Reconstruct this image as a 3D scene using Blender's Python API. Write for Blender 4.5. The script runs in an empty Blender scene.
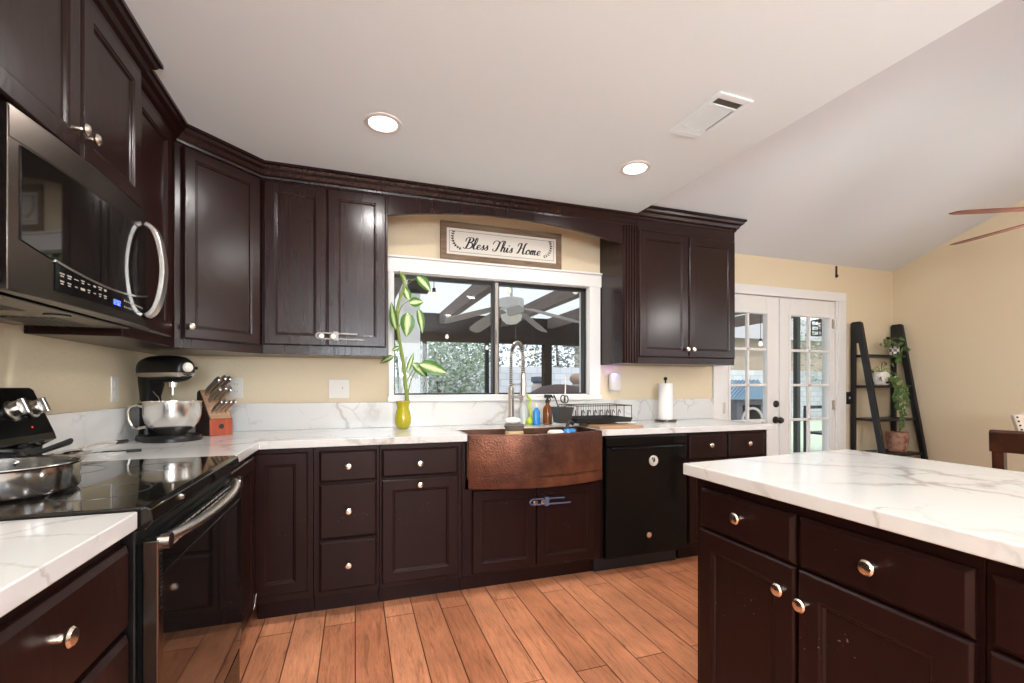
import bpy, bmesh, math, random
from mathutils import Vector, Matrix
random.seed(7)
PI = math.pi
scene = bpy.context.scene
C = scene.collection

# ------------------------------------------------------------------ camera, world, light, exposure
CAM_F, CAM_H, CAM_YAW, CAM_CY = 459.78, 1.1834, 0.3285, 386.68
cam_data = bpy.data.cameras.new('camera')
cam = bpy.data.objects.new('camera', cam_data); C.objects.link(cam)
cam_data.sensor_width = 36.0
cam_data.lens = 36.0 * CAM_F / 1024.0
cam_data.shift_y = (CAM_CY - 341.5) / 1024.0
cam_data.clip_start = 0.02
cam.location = (0, 0, CAM_H)
cam.rotation_euler = (PI / 2, 0, -CAM_YAW)
scene.camera = cam

scene.view_settings.view_transform = 'Standard'
scene.view_settings.look = 'None'
scene.view_settings.gamma = 1.0
scene.view_settings.use_curve_mapping = False
scene.view_settings.exposure = 0.05

world = bpy.data.worlds.new('sky'); scene.world = world
world.use_nodes = True
wn = world.node_tree.nodes; wl = world.node_tree.links
bg = wn['Background']
bg.inputs['Color'].default_value = (0.86, 0.93, 1.0, 1)
bg.inputs['Strength'].default_value = 1.7

def lamp(name, kind, loc, energy, color=(1, 1, 1), rot=(0, 0, 0), **kw):
    d = bpy.data.lights.new(name, kind); d.energy = energy; d.color = color
    for k, v in kw.items(): setattr(d, k, v)
    o = bpy.data.objects.new(name, d); C.objects.link(o)
    o.location = loc; o.rotation_euler = rot
    return o

WARM = (1.0, 0.97, 0.935)
DOWNLIGHTS = [(0.122, 2.22), (1.486, 2.22), (0.122, 0.75), (1.486, 0.40), (0.122, -0.9), (1.486, -1.3)]
for k, (dx, dy) in enumerate(DOWNLIGHTS):
    lamp('downlight_beam', 'AREA', (dx, dy, 2.390), 12 if k < 2 else 8, WARM, shape='DISK', size=0.10)
# fill lamps added at unseen windows, right wall and behind the camera
DAY_FILL = (0.94, 0.97, 1.0)
lamp('added_window_fill', 'AREA', (5.05, 0.55, 1.55), 8, DAY_FILL, (0, PI / 2, 0), shape='RECTANGLE', size=1.2, size_y=1.3)
lamp('added_window_fill', 'AREA', (5.08, -1.2, 1.85), 8, DAY_FILL, (0, PI / 2, 0), shape='RECTANGLE', size=1.5, size_y=0.95)
lamp('added_window_fill', 'AREA', (0.6, -3.85, 1.5), 90, DAY_FILL, (PI / 2, 0, 0), shape='RECTANGLE', size=1.9, size_y=1.3)
# sun on the garden, from behind the house
sun = lamp('sun', 'SUN', (0, 0, 8), 1.3, (1.0, 0.96, 0.90), (math.radians(38), 0, math.radians(-12)), angle=0.02)

# ------------------------------------------------------------------ helpers
def at(px, py, Y):
    """point on the vertical plane y = Y seen at pixel (px, py) of the 1024 x 683 photograph"""
    c, s = math.cos(CAM_YAW), math.sin(CAM_YAW)
    r = (px - 512) / CAM_F; u = -(py - CAM_CY) / CAM_F
    dx, dy = c * r + s, -s * r + c
    t = Y / dy
    return Vector((dx * t, Y, CAM_H + u * t))

def mat(name, base, rough=0.5, metal=0.0, spec=0.5, coat=0.0, build=None, **kw):
    m = bpy.data.materials.new(name); m.use_nodes = True
    nt = m.node_tree; b = nt.nodes['Principled BSDF']
    b.inputs['Base Color'].default_value = (*base, 1)
    b.inputs['Roughness'].default_value = rough
    b.inputs['Metallic'].default_value = metal
    b.inputs['Specular IOR Level'].default_value = spec
    b.inputs['Coat Weight'].default_value = coat
    if coat: b.inputs['Coat Roughness'].default_value = 0.12
    for k, v in kw.items(): b.inputs[k].default_value = v
    if build: build(nt, b)
    return m

def N(nt, t, **kw):
    n = nt.nodes.new(t)
    for k, v in kw.items():
        if k in n.inputs: n.inputs[k].default_value = v
        else: setattr(n, k, v)
    return n

def coords(nt, scale=(1, 1, 1), rot=(0, 0, 0), src='Object', loc=(0, 0, 0)):
    tc = N(nt, 'ShaderNodeTexCoord'); mp = N(nt, 'ShaderNodeMapping')
    mp.inputs['Scale'].default_value = scale; mp.inputs['Rotation'].default_value = rot; mp.inputs['Location'].default_value = loc
    nt.links.new(tc.outputs[src], mp.inputs['Vector'])
    return mp.outputs['Vector']

def ramp(nt, fac, stops):
    r = N(nt, 'ShaderNodeValToRGB')
    el = r.color_ramp.elements
    while len(el) < len(stops): el.new(0.5)
    for e, (p, c) in zip(el, stops):
        e.position = p; e.color = (*c, 1) if len(c) == 3 else c
    nt.links.new(fac, r.inputs['Fac'])
    return r.outputs['Color']

def mixc(nt, fac, a, b, mode='MIX'):
    m = N(nt, 'ShaderNodeMix', data_type='RGBA', blend_type=mode)
    for sock, v in ((m.inputs[0], fac), (m.inputs[6], a), (m.inputs[7], b)):
        if hasattr(v, 'is_linked'): nt.links.new(v, sock)
        elif isinstance(v, (int, float)): sock.default_value = v
        else: sock.default_value = (*v, 1)
    return m.outputs[2]

def bump(nt, b, height, strength=0.2, dist=0.01):
    n = N(nt, 'ShaderNodeBump', Strength=strength, Distance=dist)
    nt.links.new(height, n.inputs['Height']); nt.links.new(n.outputs['Normal'], b.inputs['Normal'])

# ------------------------------------------------------------------ materials
def espresso(chips):
    def f(nt, b):
        v = coords(nt, (26, 26, 1.6))
        n = N(nt, 'ShaderNodeTexNoise', Scale=1.1, Detail=2.0, Roughness=0.5); nt.links.new(v, n.inputs['Vector'])
        col = ramp(nt, n.outputs['Fac'], [(0.30, (0.0155, 0.0050, 0.0043)), (0.70, (0.0180, 0.0060, 0.0051))])
        if chips:
            v2 = coords(nt, (1, 1, 1))
            s = N(nt, 'ShaderNodeTexNoise', Scale=110.0, Detail=2.0); nt.links.new(v2, s.inputs['Vector'])
            g = N(nt, 'ShaderNodeTexNoise', Scale=5.0, Detail=1.0); nt.links.new(v2, g.inputs['Vector'])
            mul = N(nt, 'ShaderNodeMath', operation='MULTIPLY'); nt.links.new(s.outputs['Fac'], mul.inputs[0]); nt.links.new(g.outputs['Fac'], mul.inputs[1])
            k = ramp(nt, mul.outputs[0], [(0.475, (0, 0, 0)), (0.49, (1, 1, 1))])
            col = mixc(nt, k, col, (0.20, 0.16, 0.135))
        nt.links.new(col, b.inputs['Base Color'])
        rp = N(nt, 'ShaderNodeTexNoise', Scale=7.0, Detail=2.0, Distortion=1.5); nt.links.new(coords(nt, (1.6, 1.6, .7)), rp.inputs['Vector'])
        bump(nt, b, rp.outputs['Fac'], 0.10, 0.01)
    return f
ESP = mat('espresso_wood', (0.03, 0.01, 0.009), 0.25, spec=0.33, build=espresso(False))
ESPW = mat('worn_espresso_wood', (0.03, 0.01, 0.009), 0.34, spec=0.16, build=espresso(True))

def quartz(nt, b):
    v = coords(nt, (1, 1, 1))
    n = N(nt, 'ShaderNodeTexNoise', Scale=1.6, Detail=7.0, Roughness=0.62); nt.links.new(v, n.inputs['Vector'])
    add = mixc(nt, 0.42, v, n.outputs['Color'], 'ADD')
    w = N(nt, 'ShaderNodeTexVoronoi', feature='DISTANCE_TO_EDGE', Scale=1.9); nt.links.new(add, w.inputs['Vector'])
    k = ramp(nt, w.outputs['Distance'], [(0.0, (1, 1, 1)), (0.012, (0.75, 0.75, 0.75)), (0.035, (0.10, 0.10, 0.10)), (0.12, (0, 0, 0))])
    g = N(nt, 'ShaderNodeTexNoise', Scale=2.3, Detail=3.0); nt.links.new(v, g.inputs['Vector'])
    gk = ramp(nt, g.outputs['Fac'], [(0.42, (0, 0, 0)), (0.62, (1, 1, 1))])
    kk = mixc(nt, 1.0, k, gk, 'MULTIPLY')
    add2 = mixc(nt, 0.30, v, n.outputs['Color'], 'ADD'); w2 = N(nt, 'ShaderNodeTexVoronoi', feature='DISTANCE_TO_EDGE', Scale=4.3); nt.links.new(add2, w2.inputs['Vector'])
    k2 = ramp(nt, w2.outputs['Distance'], [(0.0, (.62, .62, .62)), (0.010, (.40, .40, .40)), (0.028, (0, 0, 0))])
    g2 = N(nt, 'ShaderNodeTexNoise', Scale=3.4, Detail=2.0); nt.links.new(coords(nt, loc=(3.1, 1.7, .4)), g2.inputs['Vector'])
    k2 = mixc(nt, 1.0, k2, ramp(nt, g2.outputs['Fac'], [(0.46, (0, 0, 0)), (0.60, (1, 1, 1))]), 'MULTIPLY')
    kk = mixc(nt, 1.0, kk, k2, 'ADD')
    vein = mixc(nt, g.outputs['Fac'], (0.38, 0.38, 0.39), (0.47, 0.42, 0.36))
    col = mixc(nt, kk, (0.69, 0.68, 0.66), vein)
    nt.links.new(col, b.inputs['Base Color'])
QUARTZ = mat('veined_white_quartz', (0.8, 0.79, 0.77), 0.14, spec=0.5, build=quartz)

def paint(amount, sc=60):
    def f(nt, b):
        v = coords(nt)
        n = N(nt, 'ShaderNodeTexNoise', Scale=sc, Detail=4.0); nt.links.new(v, n.inputs['Vector'])
        bump(nt, b, n.outputs['Fac'], amount, 0.004)
    return f
WALL = mat('tan_wall_paint', (0.72, 0.61, 0.432), 0.75, spec=0.2, build=paint(0.35))
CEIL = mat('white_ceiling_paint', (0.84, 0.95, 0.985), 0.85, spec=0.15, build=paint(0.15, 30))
VAULT_SHADE = mat('shade_toned_vault_paint', (0.69, 0.735, 0.765), 0.85, spec=0.15, build=paint(0.15, 30))  # greyer than the flat ceiling to put the vault's shade into the colour
TRIM = mat('white_trim_paint', (0.78, 0.77, 0.75), 0.35, spec=0.4, build=paint(0.05))

def planks(nt, b):
    v = coords(nt, (1, 1, 1), (0, 0, PI / 2), loc=(0, 0.0, 0))
    br = N(nt, 'ShaderNodeTexBrick', Scale=1.0, offset=0.41, offset_frequency=2)
    br.inputs['Brick Width'].default_value = 1.22; br.inputs['Row Height'].default_value = 0.1447
    br.inputs['Mortar Size'].default_value = 0.0032; br.inputs['Mortar Smooth'].default_value = 0.6; br.inputs['Bias'].default_value = 0.0
    br.inputs['Color1'].default_value = (0.50, 0.192, 0.095, 1); br.inputs['Color2'].default_value = (0.67, 0.285, 0.150, 1); br.inputs['Mortar'].default_value = (0.075, 0.022, 0.010, 1)
    nt.links.new(v, br.inputs['Vector'])
    gv = coords(nt, (16, 1.6, 1))
    g = N(nt, 'ShaderNodeTexNoise', Scale=2.2, Detail=9.0, Roughness=0.66, Distortion=1.3); nt.links.new(gv, g.inputs['Vector'])
    gc = ramp(nt, g.outputs['Fac'], [(0.26, (0.42, 0.36, 0.32)), (0.46, (0.97, 0.95, 0.93)), (0.75, (1.22, 1.20, 1.18))])
    bv = coords(nt, (1, 1, 1))
    g2 = N(nt, 'ShaderNodeTexNoise', Scale=3.2, Detail=2.0); nt.links.new(bv, g2.inputs['Vector'])
    gc2 = ramp(nt, g2.outputs['Fac'], [(0.35, (0.82, 0.82, 0.82)), (0.65, (1.12, 1.12, 1.12))])
    fv = coords(nt, (60, 3.2, 1)); g3 = N(nt, 'ShaderNodeTexNoise', Scale=2.4, Detail=5.0, Roughness=0.7, Distortion=2.2); nt.links.new(fv, g3.inputs['Vector'])
    gc3 = ramp(nt, g3.outputs['Fac'], [(0.30, (0.70, 0.66, 0.62)), (0.52, (1.0, 1.0, 1.0)), (0.72, (1.12, 1.10, 1.08))])
    gc = mixc(nt, 1.0, gc, gc3, 'MULTIPLY')
    col = mixc(nt, 1.0, br.outputs['Color'], gc, 'MULTIPLY')
    col = mixc(nt, 1.0, col, gc2, 'MULTIPLY')
    nt.links.new(col, b.inputs['Base Color'])
    inv = N(nt, 'ShaderNodeMath', operation='MULTIPLY_ADD'); inv.inputs[1].default_value = -1.0
    nt.links.new(br.outputs['Fac'], inv.inputs[0])
    sc = N(nt, 'ShaderNodeMath', operation='MULTIPLY'); sc.inputs[1].default_value = 0.35; nt.links.new(g.outputs['Fac'], sc.inputs[0]); nt.links.new(sc.outputs[0], inv.inputs[2])
    bump(nt, b, inv.outputs[0], 0.45, 0.004)
FLOOR = mat('orange_brown_plank_floor', (0.4, 0.15, 0.07), 0.38, spec=0.4, build=planks)

def brushed(nt, b):
    v = coords(nt, (2, 2, 160))
    n = N(nt, 'ShaderNodeTexNoise', Scale=2.0, Detail=3.0); nt.links.new(v, n.inputs['Vector'])
    bump(nt, b, n.outputs['Fac'], 0.05, 0.001)
STEEL = mat('polished_steel', (0.72, 0.70, 0.67), 0.14, 1.0)
BRUSH = mat('brushed_steel', (0.62, 0.58, 0.54), 0.28, 1.0, build=brushed)
BRONZE = mat('dark_brushed_steel', (0.115, 0.092, 0.078), 0.27, 1.0, build=brushed)
NICKEL = mat('satin_nickel', (0.78, 0.70, 0.60), 0.22, 1.0)
def flat(nt, b):
    v = coords(nt)
    n = N(nt, 'ShaderNodeTexNoise', Scale=40.0, Detail=2.0); nt.links.new(v, n.inputs['Vector'])
    bump(nt, b, n.outputs['Fac'], 0.04, 0.001)
BLACK = mat('black_plastic', (0.009, 0.008, 0.008), 0.32, spec=.3, build=flat)
GLOSSB = mat('gloss_black_enamel', (0.005, 0.005, 0.005), 0.09, spec=0.15, build=flat)
CERAM = mat('black_ceramic_glass', (0.007, 0.006, 0.005), 0.045, spec=0.5)
MATTB = mat('matte_black_metal', (0.010, 0.010, 0.010), 0.5, build=flat)
KICKB = mat('navy_black_kick_plate', (0.006, 0.010, 0.018), 0.35, build=flat)
PLASTIC_W = mat('white_plastic', (0.72, 0.69, 0.63), 0.4, build=flat)
PLASTIC_G = mat('grey_plastic', (0.34, 0.33, 0.31), 0.4, build=flat)
PLASTIC_B = mat('blue_grey_plastic', (0.08, 0.11, 0.20), 0.4, build=flat)
MARKS = mat('pale_print', (0.42, 0.38, 0.32), 0.5, build=flat)

def copper(nt, b):
    v = coords(nt)
    vo = N(nt, 'ShaderNodeTexVoronoi', feature='SMOOTH_F1', Scale=120.0); nt.links.new(v, vo.inputs['Vector'])
    n = N(nt, 'ShaderNodeTexNoise', Scale=5.0, Detail=5.0, Roughness=0.6); nt.links.new(v, n.inputs['Vector'])
    col = ramp(nt, n.outputs['Fac'], [(0.30, (0.075, 0.032, 0.024)), (0.52, (0.155, 0.066, 0.042)), (0.72, (0.29, 0.125, 0.068))])
    nt.links.new(col, b.inputs['Base Color'])
    bump(nt, b, vo.outputs['Distance'], 0.5, 0.004)
COPPER = mat('hammered_copper', (0.3, 0.12, 0.06), 0.38, 0.7, build=copper)

def glass_mat(name, tint=(1, 1, 1), haze=0.0):
    m = bpy.data.materials.new(name); m.use_nodes = True
    nt = m.node_tree; nt.nodes.remove(nt.nodes['Principled BSDF'])
    out = nt.nodes['Material Output']
    t = N(nt, 'ShaderNodeBsdfTransparent'); t.inputs['Color'].default_value = (*tint, 1)
    g = N(nt, 'ShaderNodeBsdfGlossy', Roughness=0.02)
    fr = N(nt, 'ShaderNodeFresnel', IOR=1.45)
    mx = N(nt, 'ShaderNodeMixShader')
    ge = N(nt, 'ShaderNodeNewGeometry'); sub = N(nt, 'ShaderNodeMath', operation='SUBTRACT'); sub.inputs[0].default_value = 1.0
    nt.links.new(ge.outputs['Backfacing'], sub.inputs[1])
    mu = N(nt, 'ShaderNodeMath', operation='MULTIPLY'); nt.links.new(fr.outputs[0], mu.inputs[0]); nt.links.new(sub.outputs[0], mu.inputs[1])
    nt.links.new(mu.outputs[0], mx.inputs[0]); nt.links.new(t.outputs[0], mx.inputs[1]); nt.links.new(g.outputs[0], mx.inputs[2])
    nt.links.new(mx.outputs[0], out.inputs['Surface'])
    return m
GLASS = glass_mat('window_glass', (0.96, 0.97, 0.97))
CLEAR = glass_mat('clear_bulb_glass', (0.97, 0.97, 0.96))
def emit(name, col, s):
    m = bpy.data.materials.new(name); m.use_nodes = True
    b = m.node_tree.nodes['Principled BSDF']
    b.inputs['Base Color'].default_value = (*col, 1); b.inputs['Emission Color'].default_value = (*col, 1); b.inputs['Emission Strength'].default_value = s
    return m
LENS = emit('lit_lamp_lens', (1.0, 0.93, 0.82), 9.0)
BLUE_LED = emit('blue_clock_digits', (0.10, 0.16, 1.0), 3.2)
RED_LED = emit('red_indicator', (1.0, 0.03, 0.02), 1.5)
VIOLET = emit('violet_night_light', (0.30, 0.16, 1.0), 2.2)
BULB = emit('lit_string_bulb', (1.0, 0.93, 0.8), 0.6)
FANGLOBE = emit('lit_fan_globe', (1.0, 0.97, 0.93), 98.0)
FILL_GLOBE = emit('added_fill_globe_glow', (0.86, 0.98, 1.11), 96.0)  # glow of the two unseen globes added to brighten the ceiling

def woodmat(name, a, bcol, scale=(4, 40, 40), rough=0.45):
    def f(nt, b):
        v = coords(nt, scale)
        n = N(nt, 'ShaderNodeTexNoise', Scale=1.6, Detail=7.0, Roughness=0.6, Distortion=0.6); nt.links.new(v, n.inputs['Vector'])
        nt.links.new(ramp(nt, n.outputs['Fac'], [(0.3, a), (0.7, bcol)]), b.inputs['Base Color'])
        bump(nt, b, n.outputs['Fac'], 0.12, 0.003)
    return mat(name, a, rough, spec=.5 if rough < .6 else .12, build=f)
SIGNWOOD = woodmat('weathered_grey_brown_wood', (0.15, 0.10, 0.065), (0.27, 0.19, 0.13), (3, 40, 40), 0.7)
REDWOOD = woodmat('red_stained_wood', (0.28, 0.040, 0.014), (0.42, 0.075, 0.028), (30, 30, 4), 0.35)
CHAIRWOOD = woodmat('dark_cherry_wood', (0.012, 0.005, 0.003), (0.075, 0.021, 0.009), (9, 9, 9), 0.3)
BOARDWOOD = woodmat('tan_cutting_board_wood', (0.36, 0.20, 0.11), (0.48, 0.29, 0.17), (3, 30, 30), 0.5)
BEAMWOOD = woodmat('grey_brown_patio_beam', (0.15, 0.118, 0.102), (0.22, 0.175, 0.155), (20, 2, 20), 0.7)
HEADER = woodmat('dark_brown_patio_header', (0.032, 0.025, 0.022), (0.05, 0.04, 0.035), (2, 20, 20), 0.85)
FANWOOD = woodmat('reddish_fan_blade_wood', (0.15, 0.045, 0.030), (0.24, 0.085, 0.055), (3, 20, 20), 0.45)
SHELFB = woodmat('black_painted_shelf_wood', (0.006, 0.0065, 0.008), (0.011, 0.012, 0.014), (20, 20, 3), 0.4)
SIGNFACE = mat('cream_sign_face', (0.72, 0.68, 0.61), 0.6, build=flat)
INK = mat('black_script_ink', (0.012, 0.010, 0.010), 0.6, build=flat)
GREYLINE = mat('grey_border_line', (0.22, 0.21, 0.20), 0.6, build=flat)
PAPER = mat('white_paper', (0.82, 0.80, 0.77), 0.9, build=paint(0.5, 90))
AMBER = mat('amber_glass', (0.20, 0.060, 0.012), 0.08, spec=0.6, build=flat)
VASE = mat('yellow_green_glass', (0.42, 0.36, 0.012), 0.08, spec=0.6, build=flat)
LIME = mat('lime_plastic', (0.50, 0.62, 0.05), 0.35, build=flat)
SKYB = mat('blue_dish_soap', (0.02, 0.22, 0.55), 0.2, build=flat)
CLEARP = mat('clear_plastic', (0.62, 0.64, 0.62), 0.2, build=flat)
GREYBR = mat('grey_bristles', (0.13, 0.11, 0.095), 0.9, build=paint(1.0, 200))
TANBR = mat('tan_bamboo_brush_body', (0.52, 0.36, 0.20), 0.6, build=paint(0.4, 120))
TERRA = mat('weathered_terracotta', (0.30, 0.14, 0.095), 0.85, build=lambda nt, b: nt.links.new(ramp(nt, (lambda n: (nt.links.new(coords(nt), n.inputs['Vector']), n.outputs['Fac'])[1])(N(nt, 'ShaderNodeTexNoise', Scale=22.0, Detail=4.0)), [(0.35, (0.22, 0.085, 0.055)), (0.62, (0.44, 0.26, 0.19))]), b.inputs['Base Color']))
CREAMF = mat('cream_upholstery', (0.66, 0.58, 0.47), 0.9, build=paint(0.6, 220))
STEM = mat('pale_green_stem', (0.20, 0.26, 0.05), 0.5, build=flat)
BARK = mat('grey_brown_bark', (0.14, 0.10, 0.075), 0.9, build=paint(0.9, 40))
SOIL = mat('dark_potting_soil', (0.03, 0.02, 0.013), 0.95, build=paint(1.0, 90))

def leafmat(name, edge, mid):
    def f(nt, b):
        tc = N(nt, 'ShaderNodeUVMap'); sep = N(nt, 'ShaderNodeSeparateXYZ'); nt.links.new(tc.outputs[0], sep.inputs[0])
        n = N(nt, 'ShaderNodeTexNoise', Scale=7.0, Detail=3.0); nt.links.new(tc.outputs[0], n.inputs['Vector'])
        ad = N(nt, 'ShaderNodeMath', operation='MULTIPLY_ADD'); ad.inputs[1].default_value = 0.5
        nt.links.new(n.outputs['Fac'], ad.inputs[0]); nt.links.new(sep.outputs[0], ad.inputs[2])
        nt.links.new(ramp(nt, ad.outputs[0], [(0.42, mid), (0.78, edge)]), b.inputs['Base Color'])
    return mat(name, edge, 0.35, build=f)
DIEF = leafmat('cream_centred_leaf', (0.055, 0.165, 0.012), (0.58, 0.66, 0.36))
IVY = leafmat('deep_green_leaf', (0.022, 0.075, 0.014), (0.075, 0.16, 0.035))
def outleaf(name, a, bb, cc):
    def f(nt, b):
        n = N(nt, 'ShaderNodeTexNoise', Scale=3.0, Detail=3.0); nt.links.new(coords(nt), n.inputs['Vector'])
        nt.links.new(ramp(nt, n.outputs['Fac'], [(0.3, a), (0.5, bb), (0.7, cc)]), b.inputs['Base Color'])
    return mat(name, a, 0.7, build=f)
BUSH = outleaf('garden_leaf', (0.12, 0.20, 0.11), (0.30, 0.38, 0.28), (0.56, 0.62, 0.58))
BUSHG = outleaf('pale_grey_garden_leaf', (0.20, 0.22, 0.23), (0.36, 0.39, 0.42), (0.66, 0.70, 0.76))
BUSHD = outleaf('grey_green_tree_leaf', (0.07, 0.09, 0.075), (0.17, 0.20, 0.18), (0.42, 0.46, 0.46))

# ------------------------------------------------------------------ mesh builder
class MB:
    def __init__(self): self.bm = bmesh.new(); self.uv = None
    def face(self, pts):
        try: return self.bm.faces.new([self.bm.verts.new(p) for p in pts])
        except ValueError: return None
    def box(self, x0, x1, y0, y1, z0, z1):
        v = [self.bm.verts.new(p) for p in ((x0,y0,z0),(x1,y0,z0),(x1,y1,z0),(x0,y1,z0),(x0,y0,z1),(x1,y0,z1),(x1,y1,z1),(x0,y1,z1))]
        for q in ((3,2,1,0),(4,5,6,7),(0,1,5,4),(1,2,6,5),(2,3,7,6),(3,0,4,7)): self.bm.faces.new([v[i] for i in q])
        return self
    def rings(self, rings, closed=True, cap0=True, cap1=True):
        R = [[self.bm.verts.new(p) for p in r] for r in rings]
        n = len(R[0])
        for a, b in zip(R, R[1:]):
            for i in range(n if closed else n - 1):
                j = (i + 1) % n
                try: self.bm.faces.new((a[i], a[j], b[j], b[i]))
                except ValueError: pass
        if cap0 and closed: self.bm.faces.new(R[0][::-1])
        if cap1 and closed: self.bm.faces.new(R[-1])
        return self
    def prism(self, poly, axis, a, b):
        """polygon in the two other axes (order x,y,z without axis), extruded along axis from a to b"""
        def P(u, v, w):
            return {'x': (w, u, v), 'y': (u, w, v), 'z': (u, v, w)}[axis]
        return self.rings([[P(u, v, a) for u, v in poly], [P(u, v, b) for u, v in poly]])
    def cyl(self, p0, p1, r0, r1=None, seg=16, caps=True):
        r1 = r0 if r1 is None else r1
        p0, p1 = Vector(p0), Vector(p1); d = (p1 - p0).normalized()
        a = d.orthogonal().normalized(); b = d.cross(a)
        rs = []
        for p, r in ((p0, r0), (p1, r1)):
            rs.append([p + (a * math.cos(2*PI*i/seg) + b * math.sin(2*PI*i/seg)) * r for i in range(seg)])
        return self.rings(rs, cap0=caps, cap1=caps)
    def lathe(self, prof, o=(0,0,0), axis=(0,0,1), seg=24, sx=1.0, sy=1.0, caps=True):
        """profile of (radius, height) revolved round axis through o"""
        o = Vector(o); d = Vector(axis).normalized()
        if abs(d.z) > 0.99: a = Vector((1, 0, 0)); b = d.cross(a)
        else: a = Vector((0, 0, 1)).cross(d).normalized(); b = d.cross(a)
        rs = [[o + d * h + (a * math.cos(2*PI*i/seg) * sx + b * math.sin(2*PI*i/seg) * sy) * max(r, 1e-4) for i in range(seg)] for r, h in prof]
        return self.rings(rs, cap0=caps, cap1=caps)
    def tube(self, pts, r, seg=8, taper=None, flat=1.0, closed=False, smooth=0):
        pts = [Vector(p) for p in pts]
        if smooth: pts = spline(pts, smooth)
        n = len(pts); rs = []
        t0 = (pts[1] - pts[0]).normalized(); a = t0.orthogonal().normalized()
        for i, p in enumerate(pts):
            t = (pts[min(i + 1, n - 1)] - pts[max(i - 1, 0)]).normalized()
            a = (a - t * a.dot(t)).normalized(); b = t.cross(a)
            rr = r if taper is None else r + (taper - r) * i / (n - 1)
            rs.append([p + (a * math.cos(2*PI*k/seg) + b * math.sin(2*PI*k/seg) * flat) * rr for k in range(seg)])
        return self.rings(rs)
    def sphere(self, c, rx, ry=None, rz=None, seg=16, rg=10):
        ry = ry or rx; rz = rz or rx
        prof = [(math.sin(PI*i/rg), -math.cos(PI*i/rg)) for i in range(rg + 1)]
        c = Vector(c)
        rs = [[c + Vector((max(r,1e-3)*math.cos(2*PI*k/seg)*rx, max(r,1e-3)*math.sin(2*PI*k/seg)*ry, h*rz)) for k in range(seg)] for r, h in prof]
        return self.rings(rs)
    def leaf(self, base, dirv, up, L, Wd, droop=0.25, nl=7, fold=0.15):
        """a leaf blade: base point, growing direction, face normal"""
        if self.uv is None: self.uv = self.bm.loops.layers.uv.new('UVMap')
        base = Vector(base); d = Vector(dirv).normalized(); u = Vector(up); u = (u - d * u.dot(d)).normalized(); s = d.cross(u)
        rows = []
        for i in range(nl + 1):
            t = i / nl
            w = Wd * 0.5 * (math.sin(PI * min(1, t ** 0.75)) ** 0.8 if 0 < t < 1 else 0.02)
            c = base + d * L * (t - 0.12 * droop * t * t) - u * L * droop * t * t
            rows.append([(c + s * w * q + u * abs(q) * w * fold, abs(q)) for q in (-1, -0.5, 0, 0.5, 1)])
        V = [[(self.bm.verts.new(p), q) for p, q in r] for r in rows]
        for i in range(nl):
            for k in range(4):
                quad = (V[i][k], V[i][k+1], V[i+1][k+1], V[i+1][k])
                f = self.bm.faces.new([x[0] for x in quad])
                for l, x, tt in zip(f.loops, quad, (i, i, i+1, i+1)): l[self.uv].uv = (x[1], tt / nl)
        return self
    def build(self, name, m, parent=None, smooth=True, bevel=0.0, loc=None, rot=None, seg=2, angle=35):
        bm = self.bm
        bmesh.ops.recalc_face_normals(bm, faces=bm.faces)
        if smooth:
            for f in bm.faces: f.smooth = True
            for e in bm.edges:
                if len(e.link_faces) == 2 and e.calc_face_angle(0) > math.radians(angle): e.smooth = False
        me = bpy.data.meshes.new(name); bm.to_mesh(me); bm.free()
        me.materials.append(m)
        o = bpy.data.objects.new(name, me); C.objects.link(o)
        if parent: o.parent = parent
        if loc is not None: o.location = loc
        if rot is not None: o.rotation_euler = rot
        if bevel:
            b = o.modifiers.new('bevel', 'BEVEL'); b.width = bevel; b.segments = seg; b.limit_method = 'ANGLE'; b.angle_limit = math.radians(40)
        return o

def spline(pts, sub=6):
    out = []
    P = [pts[0]] + list(pts) + [pts[-1]]
    for i in range(1, len(P) - 2):
        p0, p1, p2, p3 = P[i-1], P[i], P[i+1], P[i+2]
        for k in range(sub):
            t = k / sub
            out.append(0.5 * ((2*p1) + (-p0 + p2)*t + (2*p0 - 5*p1 + 4*p2 - p3)*t*t + (-p0 + 3*p1 - 3*p2 + p3)*t**3))
    out.append(P[-2])
    return out

def tag(o, label, cat, group=None, kind=None):
    o['label'] = label; o['category'] = cat
    if group: o['group'] = group
    if kind: o['kind'] = kind
    return o
def thing(name, label, cat, loc=(0,0,0), rz=0.0, group=None):
    o = bpy.data.objects.new(name, None); C.objects.link(o)
    o.empty_display_size = 0.1
    o.location = loc; o.rotation_euler = (0, 0, rz)
    return tag(o, label, cat, group)
def struct(o, label=None):
    o['kind'] = 'structure'
    if label: o['label'] = label
    return o
def empty_struct(name, loc=(0,0,0)):
    o = bpy.data.objects.new(name, None); C.objects.link(o); o.location = loc; o['kind'] = 'structure'
    return o

# ------------------------------------------------------------------ room shell
XW, YW, XR, YB = -1.08, 3.174, 5.173, -4.0
ZC, ZV, SL = 2.411, 2.349, 0.372
RIDGE_Y = -0.41
def vault(y): return ZV + SL * (YW - y) if y > RIDGE_Y else ZV + SL * (YW - RIDGE_Y) - SL * (RIDGE_Y - y)
def edge_x(y): return 1.885 + 0.0312 * (2.95 - y)     # where the flat kitchen ceiling ends

struct(MB().box(XW - .12, XR + .12, YB - .12, YW + .02, -0.06, 0).build('floor', FLOOR, smooth=False))
# flat kitchen ceiling
f = MB()
f.prism([(XW - .12, YB), (edge_x(YB), YB), (edge_x(YW), YW), (XW - .12, YW)], 'z', ZC, ZC + .02)
struct(f.build('ceiling', CEIL, smooth=False))
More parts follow.
